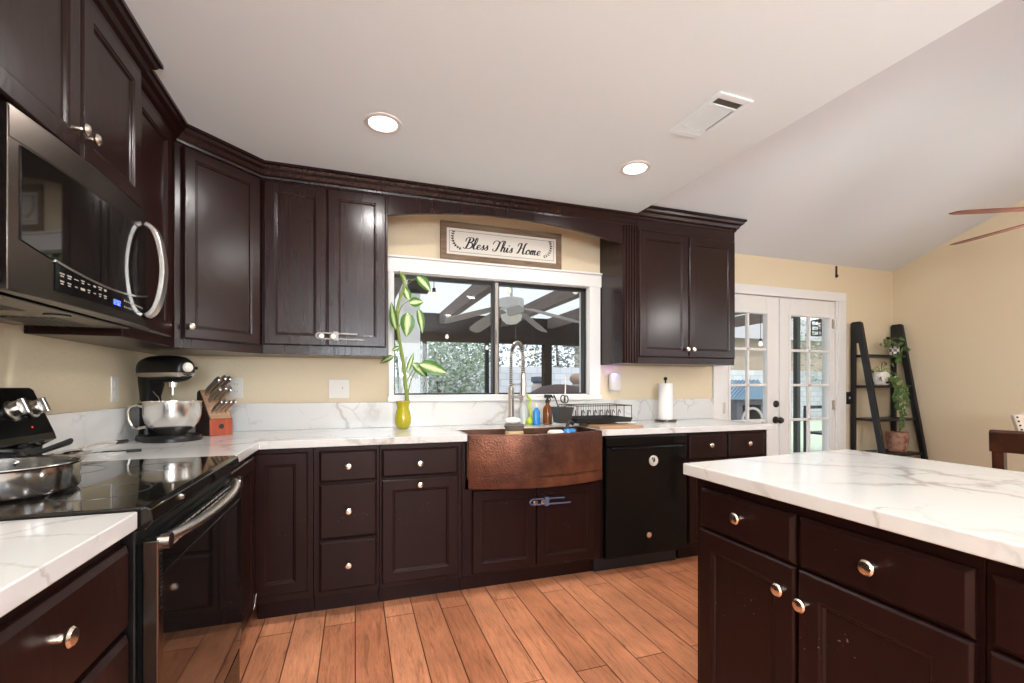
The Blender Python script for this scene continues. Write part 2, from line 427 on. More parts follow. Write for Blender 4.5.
# vaulted ceiling of the dining side
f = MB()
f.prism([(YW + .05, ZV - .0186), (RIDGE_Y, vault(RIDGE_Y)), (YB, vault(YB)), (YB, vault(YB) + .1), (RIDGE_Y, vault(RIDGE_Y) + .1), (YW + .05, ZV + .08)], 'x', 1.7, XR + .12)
struct(f.build('ceiling_vault', VAULT_SHADE, smooth=False))
# upright face between the flat ceiling and the vault
f = MB()
ys = [YB, RIDGE_Y, 1.5, 2.98]
for a, b in zip(ys, ys[1:]):
    f.rings([[(edge_x(a), a, ZC), (edge_x(b), b, ZC), (edge_x(b), b, vault(b) + .02), (edge_x(a), a, vault(a) + .02)],
             [(edge_x(a) - .05, a, ZC + .005), (edge_x(b) - .05, b, ZC + .005), (edge_x(b) - .05, b, vault(b) + .02), (edge_x(a) - .05, a, vault(a) + .02)]])
struct(f.build('trim_1', CEIL, smooth=False))

# window wall: pieces round the window and the french door
WX0, WX1, WZ0, WZ1 = 0.235, 1.712, 1.118, 1.958
DX0, DX1, DZ1 = 2.985, 4.385, 2.02
f = MB(); T = YW + .14
f.box(XW - .12, WX0, YW, T, 0, 2.46)
f.box(WX1, DX0, YW, T, 0, 2.46)
f.box(DX1, XR + .12, YW, T, 0, 2.46)
f.box(WX0, WX1, YW, T, 0, WZ0); f.box(WX0, WX1, YW, T, WZ1, 2.46)
f.box(DX0, DX1, YW, T, DZ1, 2.46)
struct(f.build('wall_back', WALL, smooth=False))
struct(MB().box(XW - .12, XW, YB - .1, YW, 0, 2.46).build('wall_left', WALL, smooth=False))
# right gable wall with two windows beside and behind the camera
RW = [(-0.15, 1.25), (-1.78, -0.62)]
f = MB()
def gable(y0, y1, z0, z1=None):
    if z1 is None:
        poly = [(y0, z0), (y1, z0), (y1, vault(y1) + .03)]
        if y0 < RIDGE_Y < y1: poly.append((RIDGE_Y, vault(RIDGE_Y) + .03))
        poly.append((y0, vault(y0) + .03))
    else: poly = [(y0, z0), (y1, z0), (y1, z1), (y0, z1)]
    f.prism(poly, 'x', XR, XR + .12)
gable(YB, RW[1][0], 0); gable(RW[1][1], RW[0][0], 0); gable(RW[0][1], YW + .1, 0)
for a, b in RW:
    gable(a, b, 0, 0.9); gable(a, b, 2.2 if a > -1 else 2.72)
struct(f.build('wall_right', WALL, smooth=False))
f = MB(); BW = (-0.4, 1.6)
f.box(XW, BW[0], YB - .1, YB, 0, 2.46); f.box(BW[1], XR, YB - .1, YB, 0, 2.46)
f.box(BW[0], BW[1], YB - .1, YB, 0, .8); f.box(BW[0], BW[1], YB - .1, YB, 2.2, 2.46)
struct(f.build('wall_front', WALL, smooth=False))

def window_unit(name, axis, wall, a, b, z0, z1, out):
    r = empty_struct(name)
    f = MB(); t = .06
    def bx(u0, u1, w0, w1, q0, q1):
        if axis == 'x': f.box(min(w0, w1), max(w0, w1), u0, u1, q0, q1)
        else: f.box(u0, u1, min(w0, w1), max(w0, w1), q0, q1)
    i, o2 = wall - out * .015, wall + out * .10
    bx(a - t, a, i, o2, z0 - t, z1 + t); bx(b, b + t, i, o2, z0 - t, z1 + t)
    bx(a, b, i, o2, z1, z1 + t); bx(a, b, i, o2, z0 - t, z0)
    m = (a + b) / 2; bx(m - .025, m + .025, wall + out * .03, wall + out * .08, z0, z1)
    f.build('frame', TRIM, r, smooth=False)
    f = MB(); bx(a, b, wall + out * .05, wall + out * .055, z0, z1)
    f.build('pane', GLASS, r, smooth=False)
    return r
window_unit('window_2', 'x', XR, RW[0][0] + .06, RW[0][1] - .06, .96, 2.14, 1)
window_unit('window_3', 'x', XR, RW[1][0] + .06, RW[1][1] - .06, .96, 2.66, 1)
window_unit('window_4', 'y', YB, BW[0] + .06, BW[1] - .06, .86, 2.14, -1)

# ------------------------------------------------------------------ kitchen window over the sink
win = empty_struct('window_1')
f = MB(); y0 = YW - .022
for (x0, x1, z0, z1) in ((.207, WX0 + .008, 1.085, 2.0), (WX1 - .008, 1.800, 1.085, 2.0)): f.box(x0, x1, y0, YW, z0, z1)
f.box(.200, 1.812, y0 - .004, YW, WZ1 - .006, 2.045)
f.box(.190, 1.822, y0 - .018, YW, 2.045, 2.060)
f.box(.200, 1.812, y0 - .012, YW, 1.082, 1.12)
f.build('casing', TRIM, win, smooth=False, bevel=.004)
f = MB()
f.box(WX0, WX0 + .012, YW, T, WZ0, WZ1); f.box(WX1 - .012, WX1, YW, T, WZ0, WZ1)
f.box(WX0, WX1, YW, T, WZ0, WZ0 + .010); f.box(WX0, WX1, YW, T, WZ1 - .010, WZ1)
f.build('jamb_lining', TRIM, win, smooth=False)
ALU = mat('dark_bronze_aluminium', (0.030, 0.027, 0.025), 0.35, 0.6, build=flat)
ALUG = mat('grey_window_channel', (0.30, 0.275, 0.25), 0.4, 0.5, build=flat)
f = MB(); ya, yb = YW + .030, YW + .075
f.box(WX0 + .008, WX0 + .020, ya, yb, WZ0, WZ1); f.box(WX1 - .034, WX1 - .008, ya, yb, WZ0, WZ1)
f.box(WX0 + .01, WX1 - .01, ya, yb, WZ1 - .035, WZ1 - .008); f.box(WX0 + .01, WX1 - .01, ya, yb, WZ0 + .006, WZ0 + .020)
f.build('frame', ALU, win, smooth=False, bevel=.002)
f = MB(); f.box(.940, .957, ya - .012, yb, WZ0 + .012, WZ1 - .02); f.box(.984, .990, ya - .012, yb, WZ0 + .012, WZ1 - .02)
f.build('sash', ALU, win, smooth=False, bevel=.002)
f = MB(); f.box(.957, .984, ya - .016, yb - .01, WZ0 + .012, WZ1 - .02)
f.build('meeting_stile', ALUG, win, smooth=False, bevel=.003)
f = MB(); f.box(.963, .979, ya - .032, ya - .016, 1.50, 1.60); f.box(.966, .976, ya - .042, ya - .03, 1.545, 1.575)
f.build('latch', ALUG, win, smooth=False, bevel=.003)
f = MB(); f.box(WX0 + .02, .945, YW + .060, YW + .064, WZ0 + .015, WZ1 - .03); f.build('pane', GLASS, win, smooth=False)
f = MB(); f.box(.985, WX1 - .03, YW + .050, YW + .054, WZ0 + .015, WZ1 - .03); f.build('pane', GLASS, win, smooth=False)

# ------------------------------------------------------------------ french door
door = empty_struct('door_1')
f = MB()
f.box(2.893, DX0 + .004, YW - .02, YW, 0, 2.0); f.box(DX1 - .004, 4.478, YW - .02, YW, 0, 2.0)
f.box(2.893, 4.478, YW - .022, YW, DZ1 - .02, 2.082)
f.build('casing', TRIM, door, smooth=False, bevel=.004)
f = MB()
f.box(DX0, DX0 + .018, YW - .004, T, 0, DZ1); f.box(DX1 - .018, DX1, YW - .004, T, 0, DZ1); f.box(DX0, DX1, YW - .004, T, DZ1 - .018, DZ1)
f.build('jamb_lining', TRIM, door, smooth=False)
def french_leaf(x0, x1, g0, g1, gz):
    l = MB(); ya, yb = YW + .012, YW + .056
    l.box(x0, g0, ya, yb, .015, DZ1 - .022); l.box(g1, x1, ya, yb, .015, DZ1 - .022)
    l.box(g0, g1, ya, yb, gz[-1], DZ1 - .022); l.box(g0, g1, ya, yb, .015, gz[0])
    for (a, b, c, d) in ((g0 - .025, g0, gz[0] - .025, gz[-1] + .025), (g1, g1 + .025, gz[0] - .025, gz[-1] + .025)):
        l.box(a, b, ya - .008, ya, c, d)
    l.box(g0, g1, ya - .008, ya, gz[-1], gz[-1] + .025); l.box(g0, g1, ya - .008, ya, gz[0] - .025, gz[0])
    leaf = l.build('door_leaf', TRIM, door, smooth=False, bevel=.003)
    l = MB(); m = (g0 + g1) / 2; w = .011
    l.box(m - w, m + w, ya + .004, yb - .012, gz[0], gz[-1])
    for z in gz[1:-1]: l.box(g0, g1, ya + .004, yb - .012, z - w, z + w)
    l.build('muntins', TRIM, leaf, smooth=False, bevel=.003)
    l = MB(); l.box(g0, g1, ya + .018, ya + .022, gz[0], gz[-1]); l.build('pane', GLASS, leaf, smooth=False)
    return leaf
gz = [.235 + .321 * i for i in range(6)]
left_leaf = french_leaf(DX0 + .02, 3.672, 3.10, 3.515, gz)
right_leaf = french_leaf(3.680, DX1 - .02, 3.800, 4.292, gz)
f = MB(); f.box(3.655, 3.700, YW - .004, YW + .012, .02, DZ1 - .03); f.build('astragal', TRIM, left_leaf, smooth=False, bevel=.004)
f = MB(); p = at(777, 404, YW - .004)
f.lathe([(.031, 0), (.031, .008), (.022, .014), (.02, .020), (.001, .021)], p + Vector((0, .014, 0)), (0, -1, 0)); f.build('deadbolt', MATTB, left_leaf)
f = MB(); p = at(776.5, 420, YW - .004)
f.lathe([(.032, 0), (.032, .008), (.014, .014), (.013, .038), (.026, .046), (.029, .060), (.022, .074), (.001, .077)], p + Vector((0, .014, 0)), (0, -1, 0)); f.build('door_knob', MATTB, left_leaf)
for px, py, lf in ((834.5, 324, right_leaf), (834.5, 405, right_leaf), (724, 408, left_leaf)):
    p = at(px, py, YW); h = MB()
    h.box(p.x - .018, p.x + .014, YW - .006, YW + .012, p.z - .045, p.z + .045); h.cyl((p.x - .002, YW - .010, p.z - .048), (p.x - .002, YW - .010, p.z + .048), .006)
    h.build('hinge', BRUSH, lf)

# ------------------------------------------------------------------ crown mouldings
def crown_profile():      # (out, up) from the cabinet face
    return [(0, 0), (.008, 0), (.010, .012), (.022, .022), (.030, .040), (.046, .052), (.052, .066), (.062, .070), (.062, .085), (0, .085)]
def crown(name, path, z, h, label, close_ends=True):
    """moulding swept along a polyline of (x, y); the room lies on the right-hand side of the path"""
    prof = crown_profile(); k = h / .085
    P = [Vector((x, y)) for x, y in path]; rs = []
    for i, p in enumerate(P):
        d0 = (P[i] - P[i-1]).normalized() if i else (P[1] - P[0]).normalized()
        d1 = (P[i+1] - P[i]).normalized() if i < len(P) - 1 else d0
        n0 = Vector((d0.y, -d0.x)); n1 = Vector((d1.y, -d1.x)); m = (n0 + n1); m = m / max(m.dot(n0), .2)
        rs.append([(p.x + m.x * o, p.y + m.y * o, z + u * k) for o, u in prof])
    f = MB(); f.rings(rs)
    o = f.build(name, ESP, smooth=False); struct(o, label); return o
# ------------------------------------------------------------------ cabinet parts
def knob(parent, x, z, y=-.02, s=1.0):
    f = MB(); f.lathe([(.008*s, 0), (.0075*s, .012*s), (.006*s, .016*s), (.0155*s, .022*s), (.0165*s, .026*s), (.013*s, .030*s), (.001, .032*s)], (x, y, z), (0, -1, 0), seg=20)
    return f.build('knob', NICKEL, parent)
def panel_front(name, parent, x0, x1, z0, z1, prof, m, t=.02, bev=.0):
    f = MB(); rs = []
    for ins, y in prof:
        rs.append([(x0 + ins, y, z0 + ins), (x1 - ins, y, z0 + ins), (x1 - ins, y, z1 - ins), (x0 + ins, y, z1 - ins)])
    f.rings(rs); return f.build(name, m, parent, smooth=False, bevel=.0012, seg=1)
def cab_door(parent, x0, x1, z0, z1, m, fr=.055):
    return panel_front('door', parent, x0, x1, z0, z1, [(0, -.001), (0, -.015), (.006, -.021), (fr, -.021), (fr + .005, -.018), (fr + .009, -.018), (fr + .014, -.011), (fr + .018, -.011)], m)
def cab_drawer(parent, x0, x1, z0, z1, m):
    return panel_front('drawer', parent, x0, x1, z0, z1, [(0, -.001), (0, -.012), (.012, -.021), (.016, -.021)], m)
def carcass(parent, w, d, z0, z1, m, kick=True, name='carcass'):
    f = MB(); f.box(0, w, 0, d, z0, z1)
    if kick: f.box(0, w, .075, d, 0, z0)
    return f.build(name, m, parent, smooth=False, bevel=.0015, seg=1)

# ---- base cabinets of the window wall (front frames at y = 2.55)
YF, BD = 2.552, .60
def base_unit(x0, x1, label, m=ESPW, top=.874):
    t = thing('base_cabinet', label, 'cabinet', (x0, YF, 0), 0, 'base cabinets under the window wall')
    carcass(t, x1 - x0, BD, .105, top, m)
    return t
t = base_unit(-.470, -.203, 'tall narrow base cabinet door tucked into the corner right of the range')
d = cab_door(t, -.010 + .002, .243, .148, .852, ESPW)
t = base_unit(-.201, .121, 'base cabinet with a stack of three drawers and round knobs')
for z0, z1 in ((.692, .852), (.398, .684), (.132, .390)):
    d = cab_drawer(t, .026, .310, z0, z1, ESPW); knob(d, .168, (z0 + z1) / 2)
t = base_unit(.123, .570, 'base cabinet with one drawer above a single door, left of the copper sink')
d = cab_drawer(t, .010, .424, .698, .848, ESPW); knob(d, .21, .768)
d = cab_door(t, .010, .424, .132, .686, ESPW); knob(d, .21, .652)
# sink base
t = base_unit(.572, 1.466, 'two door base cabinet beneath the copper apron sink', top=.600)
d = cab_door(t, .055, .442, .120, .592, ESPW); knob(d, .428, .505)
d = cab_door(t, .448, .838, .120, .592, ESPW); knob(d, .478, .503)
for a in (0, .876): MB().box(a, a + .018, 0, BD, .600, .874).build('side_panel', ESPW, t, smooth=False)
t = base_unit(2.101, 2.815, 'base cabinet with two small drawers at the door end of the worktop')
for i, x0 in enumerate((.020, .352)):
    d = cab_drawer(t, x0, x0 + .325, .690, .862, ESPW); knob(d, x0 + .165, .786)
    d = cab_door(t, x0, x0 + .325, .132, .680, ESPW); knob(d, x0 + (.29 if i == 0 else .035), .64)

# ---- left run
XF = -.472
t = thing('base_cabinet', 'narrow base cabinet between the range and the corner, seen edge on', 'cabinet', (XF, 2.016, 0), PI / 2)
carcass(t, .535, .585, .105, .874, ESPW)
d = cab_door(t, .012, .45, .132, .852, ESPW); knob(d, .04, .80)
f = MB(); f.cyl((.40, -.027, .150), (.45, -.027, .200), .0022); f.cyl((.385, -.027, .150), (.435, -.027, .200), .0022); f.build('door_catch', NICKEL, t)
t = thing('base_cabinet', 'drawer cabinet under the near worktop, left of the range', 'cabinet', (XF, .612, 0), PI / 2)
carcass(t, .580, .585, .105, .874, ESPW)
for z0, z1 in ((.672, .848), (.398, .660), (.132, .386)):
    d = cab_drawer(t, .026, .574, z0, z1, ESPW); knob(d, .304, (z0 + z1) / 2 + .026)

# ---- worktops
def slab(name, polys, label, z0=.876, z1=.914):
    f = MB()
    for p in polys: f.prism(p, 'z', z0, z1)
    return tag(f.build(name, QUARTZ, smooth=False, bevel=.003), label, 'worktop')
f = MB()
outline = [(XW, 2.012), (-.445, 2.012), (-.445, 2.525), (.596, 2.525), (.596, 2.840), (1.452, 2.840), (1.452, 2.525), (2.875, 2.525), (2.875, YW), (XW, YW)]
f.prism(outline, 'z', .876, .914)
tag(f.build('worktop', QUARTZ, smooth=False, bevel=.003), 'white veined quartz worktop running round the corner and along the window wall', 'worktop')
slab('worktop', [[(XW, .58), (-.445, .58), (-.445, 1.202), (XW, 1.202)]], 'short white quartz worktop at near left, before the range')
f = MB(); f.box(XW + .021, 2.892, YW - .02, YW - .001, .9145, 1.081)
tag(f.build('backsplash', QUARTZ, smooth=False, bevel=.002), 'low white veined quartz backsplash under the window', 'backsplash')
f = MB(); f.box(XW, XW + .02, 2.03, YW, .914, 1.081)
tag(f.build('backsplash', QUARTZ, smooth=False, bevel=.002), 'low white quartz backsplash on the side wall behind the stand mixer', 'backsplash')

# ---- wall cabinets
UZ0, UZ1 = 1.366, 2.345
def wall_unit(x0, x1, label, y=2.852, z0=UZ0, z1=UZ1):
    t = thing('wall_cabinet', label, 'cabinet', (x0, y, 0), 0)
    carcass(t, x1 - x0, YW - y - .001, z0, z1, ESP, False)
    return t
t = wall_unit(-.487, .184, 'two door wall cabinet left of the window')
d = cab_door(t, .008, .332, 1.416, 2.322, ESP); knob(d, .305, 1.472)
d = cab_door(t, .336, .660, 1.416, 2.322, ESP); knob(d, .365, 1.472)
# right cabinet with fluted filler
t = wall_unit(1.805, 2.817, 'two door wall cabinet between the window and the french door', z0=1.352, z1=2.342)
d = cab_door(t, .130, .560, 1.400, 2.312, ESP); knob(d, .548 - .012, 1.462)
d = cab_door(t, .568, 1.000, 1.400, 2.312, ESP); knob(d, .568 + .022, 1.462)
f = MB()
poly = [(.004, 0)]
for k in range(5):
    a = .012 + k * .022
    poly += [(a, -.012), (a + .006, -.012), (a + .010, -.004), (a + .014, -.004), (a + .018, -.012)]
poly += [(.125, -.012), (.125, 0)]
f.prism(poly, 'z', 1.356, 2.342); f.build('fluted_filler', ESP, t, smooth=False)
f = MB(); f.box(.09, 1.012, -.002, .018, 2.318, 2.405); f.build('frieze_board', ESP, t, smooth=False, bevel=.002)
# diagonal corner cabinet
A, B = Vector((-.800, 2.545)), Vector((-.489, 2.852))
L = (B - A).length; ang = math.atan2(B.y - A.y, B.x - A.x)
t = thing('corner_wall_cabinet', 'diagonal corner wall cabinet with one glossy door above the stand mixer', 'cabinet', (A.x, A.y, 0), ang)
inv = Matrix.Rotation(-ang, 2)
poly = [inv @ (Vector(p) - A) for p in ((A.x, A.y), (B.x, B.y), (B.x, YW - .001), (XW + .001, YW - .001), (XW + .001, A.y))]
f = MB(); f.prism([(p.x, p.y) for p in poly], 'z', UZ0, UZ1); f.build('carcass', ESP, t, smooth=False, bevel=.0015, seg=1)
d = cab_door(t, .030, L - .020, 1.412, 2.325, ESP, .05); knob(d, .052, 1.47)
# narrow left cabinet
t = thing('wall_cabinet', 'narrow wall cabinet between the microwave and the corner cabinet', 'cabinet', (-.800, 2.036, 0), PI / 2)
carcass(t, .507, -XW - .80 - .001 if False else .279, UZ0, UZ1, ESP, False)
d = cab_door(t, .050, .415, 1.405, 2.322, ESP)
# over the microwave
t = thing('wall_cabinet', 'two door wall cabinet above the microwave', 'cabinet', (-.757, 1.240, 0), PI / 2)
carcass(t, .794, .322, 1.802, UZ1, ESP, False)
d = cab_door(t, .012, .392, 1.832, 2.322, ESP); knob(d, .368, 1.905)
d = cab_door(t, .400, .782, 1.832, 2.322, ESP); knob(d, .424, 1.905)
# another cabinet nearer the camera above the near worktop
t = thing('wall_cabinet', 'wall cabinet cut by the left edge of the photo, before the microwave cabinet', 'cabinet', (-.757, .78, 0), PI / 2)
carcass(t, .458, .322, 1.366, UZ1, ESP, False); d = cab_door(t, .012, .428, 1.405, 2.322, ESP)

# arched valance over the window
f = MB(); n = 28; xa, xb = .185, 1.804; top = []; arc = []
for i in range(n + 1):
    x = xa + (xb - xa) * i / n; u = (i / n - .48) / .52
    arc.append((x, 2.286 - .088 * min(1, abs(u)) ** 2.0))
f.prism(arc + [(xb, 2.345), (xa, 2.345)], 'y', 2.846, 2.868)
tag(f.build('valance', ESP, smooth=False, bevel=.002), 'arched dark wood valance bridging the wall cabinets over the window', 'valance')
# crowns
crown('trim_2', [(-.757, .78), (-.757, 2.036), (-.80, 2.036), (-.80, 2.545), (-.489, 2.852), (1.905, 2.852)], 2.335, ZC - 2.335, 'dark crown moulding along the kitchen wall cabinets')
crown('trim_3', [(1.932, 2.85), (2.817, 2.85), (2.817, 2.905)], 2.395, .085, 'dark crown moulding on the cabinet by the french door')

# ------------------------------------------------------------------ copper apron sink
t = thing('farmhouse_sink', 'hammered copper farmhouse sink with a bowed apron front', 'sink', (1.024, 2.53, .60))
f = MB(); n = 24; rs = []
def bow(i, ins=0.0):
    u = -1 + 2 * i / n
    return (u * (.428 - ins), -.012 - .090 * (1 - u * u) + ins)
outer = [bow(i) for i in range(n + 1)]
inner = [(x * .955, y + .030) for x, y in outer][::-1]
ring = outer + inner
rs = [[(x, y, z) for x, y in ring] for z in (.010, .012, .300, .312)]
rs[0] = [(x * .995, y + .004 if k <= n else y, .004) for k, (x, y) in enumerate(ring)]
f.rings(rs); f.build('apron', COPPER, t, bevel=.006, angle=50)
f = MB()
f.box(-.428, -.408, 0, .31, .06, .312); f.box(.408, .428, 0, .31, .06, .312); f.box(-.428, .428, .290, .31, .06, .312)
f.prism([(x, y) for x, y in outer[1:-1]] + [(.41, .30), (-.41, .30)], 'z', .06, .08)
f.build('basin', COPPER, t, smooth=False, bevel=.004)
f = MB(); f.lathe([(.045, 0), (.045, .003), (.03, .004), (.028, .001), (.001, .001)], (0, .13, .080)); f.build('drain', BRUSH, t)

# ------------------------------------------------------------------ dishwasher
t = thing('dishwasher', 'black dishwasher to the right of the copper sink', 'dishwasher', (1.472, 2.552, 0))
W = .620
f = MB(); f.box(0, W, .01, .58, .09, .868); f.build('body', BLACK, t, smooth=False)
f = MB(); f.box(.006, W - .006, -.030, .01, .105, .800); f.build('door', GLOSSB, t, smooth=False, bevel=.006)
f = MB(); f.prism([(-.034, .806), (.01, .806), (.01, .872), (-.022, .872), (-.036, .862)], 'x', .006, W - .006); f.build('control_strip', GLOSSB, t, smooth=False, bevel=.003)
f = MB(); f.tube([(.05, -.032, .792), (.10, -.046, .796), (W - .10, -.046, .796), (W - .05, -.032, .792)], .010, smooth=4); f.build('handle', GLOSSB, t)
f = MB(); f.box(-.030, W - .02, .060, .09, 0, .098); f.build('kick_plate', KICKB, t, smooth=False, bevel=.002)
f = MB(); f.lathe([(.018, 0), (.018, .004), (.013, .005), (.013, .003), (.008, .003), (.008, .006), (.001, .006)], (.32, -.030, .228), (0, -1, 0)); f.build('badge', NICKEL, t)
f = MB(); f.box(.43, .50, -.0345, -.030, .842, .848); f.build('control_marks', MARKS, t, smooth=False)
mg = thing('magnet', 'round white magnet with a dark leaf mark on the dishwasher door', 'magnet', (1.826, 2.521, .705))
f = MB(); f.lathe([(.034, 0), (.034, .004), (.031, .006), (.001, .006)], (0, 0, 0), (0, -1, 0)); f.build('disc', PLASTIC_W, mg)
f = MB(); f.prism([(-.002, -.012), (.008, -.004), (.009, .008), (.001, .024), (-.006, .010), (-.008, -.002)], 'y', -.0075, -.006); f.prism([(-.010, .006), (-.006, .026), (-.014, .022), (-.018, .010)], 'y', -.0075, -.006); f.build('leaf_mark', BLACK, mg, smooth=False)

# child locks round pairs of knobs
def slide_lock(x, z, y, m, label, grp=None):
    t = thing('cabinet_lock', label, 'cabinet lock', (x, y, z))
    f = MB(); f.tube([(.165, 0, .014), (.02, 0, .016), (-.040, 0, .016), (-.053, 0, .009), (-.056, 0, 0), (-.053, 0, -.009), (-.040, 0, -.016), (.02, 0, -.016), (.205, 0, -.018)], .0045, smooth=4); f.build('loop', m, t)
    f = MB(); f.box(.034, .062, -.010, .010, -.026, .026); f.build('slide_block', m, t, smooth=False, bevel=.004)
slide_lock(-.153, 1.472, 2.852 - .037, PLASTIC_G, 'grey sliding child lock on the wall cabinet knobs left of the window')
slide_lock(1.026, .504, YF - .037, PLASTIC_B, 'blue grey sliding child lock on the sink cabinet knobs')

# ------------------------------------------------------------------ range
t = thing('range', 'black slide-in electric range with a glass cooktop and bowed steel handle', 'range', (0, 0, 0))
RY0, RY1 = 1.208, 2.006
f = MB(); f.box(XW + .03, -.452, RY0, RY1, .03, .868); f.build('body', BLACK, t, smooth=False, bevel=.003)
f = MB(); f.prism([(XW + .09, .869), (-.436, .869), (-.420, .885), (-.424, .915), (-.436, .9215), (XW + .09, .9215)], 'y', RY0 - .002 + .004, RY1 - .001)
f.build('cooktop', CERAM, t, smooth=False, bevel=.002)
RINGP = mat('grey_burner_print', (0.05, 0.047, 0.045), 0.2, build=flat)
for (x, y, r) in ((-.60, 1.42, .10), (-.60, 1.80, .085), (-.86, 1.42, .085), (-.86, 1.80, .105)):
    MB().lathe([(r, 0), (r, .0006), (r - .003, .0006), (r - .003, 0)], (x, y, .9215), caps=False, seg=40).build('burner_ring', RINGP, t)
od = MB(); od.box(-.452, -.414, RY0 + .004, RY1 - .004, .195, .842); od_ = od.build('oven_door', GLOSSB, t, smooth=False, bevel=.005)
f = MB(); f.box(-.4142, -.4115, RY0 + .030, RY1 - .012, .205, .76); f.build('oven_window', CERAM, od_, smooth=False)
f = MB(); f.box(-.440, -.4095, RY0 - .001, RY0 + .028, .195, .845); f.build('side_trim', BRONZE, od_, smooth=False, bevel=.003)
f = MB()
for k in range(16): f.box(-.428 + .0, -.4085, RY0 + .006, RY0 + .020, .690 + k * .0092, .6945 + k * .0092)
f.build('louvre_slots', BLACK, od_, smooth=False)
f = MB()
for k in range(3):
    for j in range(14): f.box(-.4146, -.4128, RY0 + .10 + j * .043, RY0 + .132 + j * .043, .806 + k * .013, .811 + k * .013)
f.build('vent_slots', PLASTIC_G, od_, smooth=False)
f = MB(); f.box(-.4142, -.4128, RY0 + .07, RY1 - .05, .828, .833); f.build('top_trim', BRONZE, od_, smooth=False)
hp = []
for i in range(15):
    u = -1 + 2 * i / 14
    hp.append((-.413 + .040 * (1 - abs(u) ** 2.5), 1.566 + u * .338, .838))
f = MB(); f.tube(hp, .0125, 12, smooth=2); hd = f.build('handle', BRUSH, od_)
for q in (hp[0], hp[-1]): MB().cyl((-.414, q[1], .838), (-.392, q[1], .838), .018).build('handle_end', STEEL, hd)
f = MB(); f.box(-.452, -.418, RY0 + .004, RY1 - .004, .045, .186); f.build('storage_drawer', GLOSSB, t, smooth=False, bevel=.005)
f = MB(); f.prism([(XW + .005, .90), (-1.000, .92), (-1.000, .985), (-.962, 1.008), (-.968, 1.030), (-1.024, 1.172), (-1.034, 1.180), (XW + .005, 1.180)], 'y', RY0, RY1 - .022)
bgd = f.build('backguard', GLOSSB, t, smooth=False, bevel=.003)
nrm = Vector((.142, 0, .056)).normalized()
def range_knob(y):
    c = Vector((-.999, y, 1.110))
    f = MB(); f.lathe([(.028, 0), (.030, .006), (.024, .010), (.0225, .026), (.020, .030), (.001, .031)], c, nrm, seg=24); k = f.build('control_knob', BRUSH, bgd)
    g = MB(); a = c + nrm * .028; up = Vector((-.056, 0, .142)).normalized(); s = Vector((0, 1, 0))
    P = [a + up * u + s * v for u, v in ((-.025, -.008), (.025, -.008), (.025, .008), (-.025, .008))]
    g.rings([P, [p + nrm * .018 for p in P]]); g.build('grip', BRUSH, k, smooth=False, bevel=.003)
for y in (1.27, 1.365, 1.825, 1.920): range_knob(y)
f = MB(); f.cyl(Vector((-.9775, 1.885, 1.054)), Vector((-.976, 1.885, 1.0546)), .002); f.build('indicator_light', RED_LED, bgd)
f = MB(); c = Vector((-.990, 1.58, 1.088)); up = Vector((-.056, 0, .142)).normalized()
P = [c + up * u + Vector((0, v, 0)) for u, v in ((-.05, -.13), (.05, -.13), (.05, .13), (-.05, .13))]
f.rings([P, [p + nrm * .003 for p in P]]); f.build('display_panel', CERAM, bgd, smooth=False)

# ------------------------------------------------------------------ microwave
t = thing('microwave', 'stainless over-the-range microwave with a curved handle and blue clock', 'microwave', (-.708, 1.287, 1.392), PI / 2)
W, H = .716, .405
f = MB(); f.box(0, W, .030, .385, .012, H); f.build('body', BRONZE, t, smooth=False, bevel=.003)
f = MB()
rs = []
n = 16
def mwbow(x): return -.018 * (1 - ((x - W / 2) / (W / 2)) ** 2)
front = [(W * i / n, mwbow(W * i / n)) for i in range(n + 1)]
f.prism(front + [(W, .030), (0, .030)], 'z', .0, H); f.build('front_panel', BRONZE, t, angle=50, bevel=.002)
def bowed(name, x0, x1, top, bot, off, m, parent=t, n=18, th=.003):
    """sheet following the bowed front; top and bot are z as functions of x"""
    f = MB(); rs = []
    for i in range(n + 1):
        x = x0 + (x1 - x0) * i / n; y = mwbow(x)
        rs.append([(x, y - off, bot(x)), (x, y - off, top(x)), (x, y + .002, top(x)), (x, y + .002, bot(x))])
    f.rings(rs); return f.build(name, m, parent, angle=60)
sag = lambda x: .105 - .045 * (1 - ((x - W * .52) / (W * .52)) ** 2) + .015
dd = bowed('door_glass', .032, .665, lambda x: .328, lambda x: sag(x) + .006, .003, CERAM)
bowed('door_top_band', .002, W - .002, lambda x: .400, lambda x: .334, .0015, BRONZE)
cp = bowed('control_panel', .140, .675, lambda x: sag(x) + .004, lambda x: .026, .003, GLOSSB)
rim = bowed('panel_rim', .136, .680, lambda x: sag(x) + .009, lambda x: sag(x) + .004, .005, BRUSH)
f = MB(); random.seed(5)
for row, zc in enumerate((.066, .047)):
    for k in range(8):
        x = .160 + k * .028; y = mwbow(x) - .0034
        w = random.choice((.006, .008, .010)); h = random.choice((.0022, .005, .006))
        if k in (2, 5) or random.random() < .5: f.box(x - w, x + w, y - .0006, y, zc - h * .5 + .004, zc + h * .5 + .004)
        else:
            f.box(x - w, x + w, y - .0006, y, zc + .0055, zc + .0085); f.box(x - w * .7, x + w * .7, y - .0006, y, zc - .0005, zc + .0025)
    for k in range(12):
        x = .480 + k * .0135; y = mwbow(x) - .0034; h = .004 if k % 3 else .006
        f.box(x - .0022, x + .0022, y - .0006, y, zc - .004 - h * .4, zc - .004 + h * .6)
f.build('button_marks', MARKS, cp, smooth=False)
f = MB(); SEG = {'1': 'bc', '2': 'abged', '0': 'abcdef'}
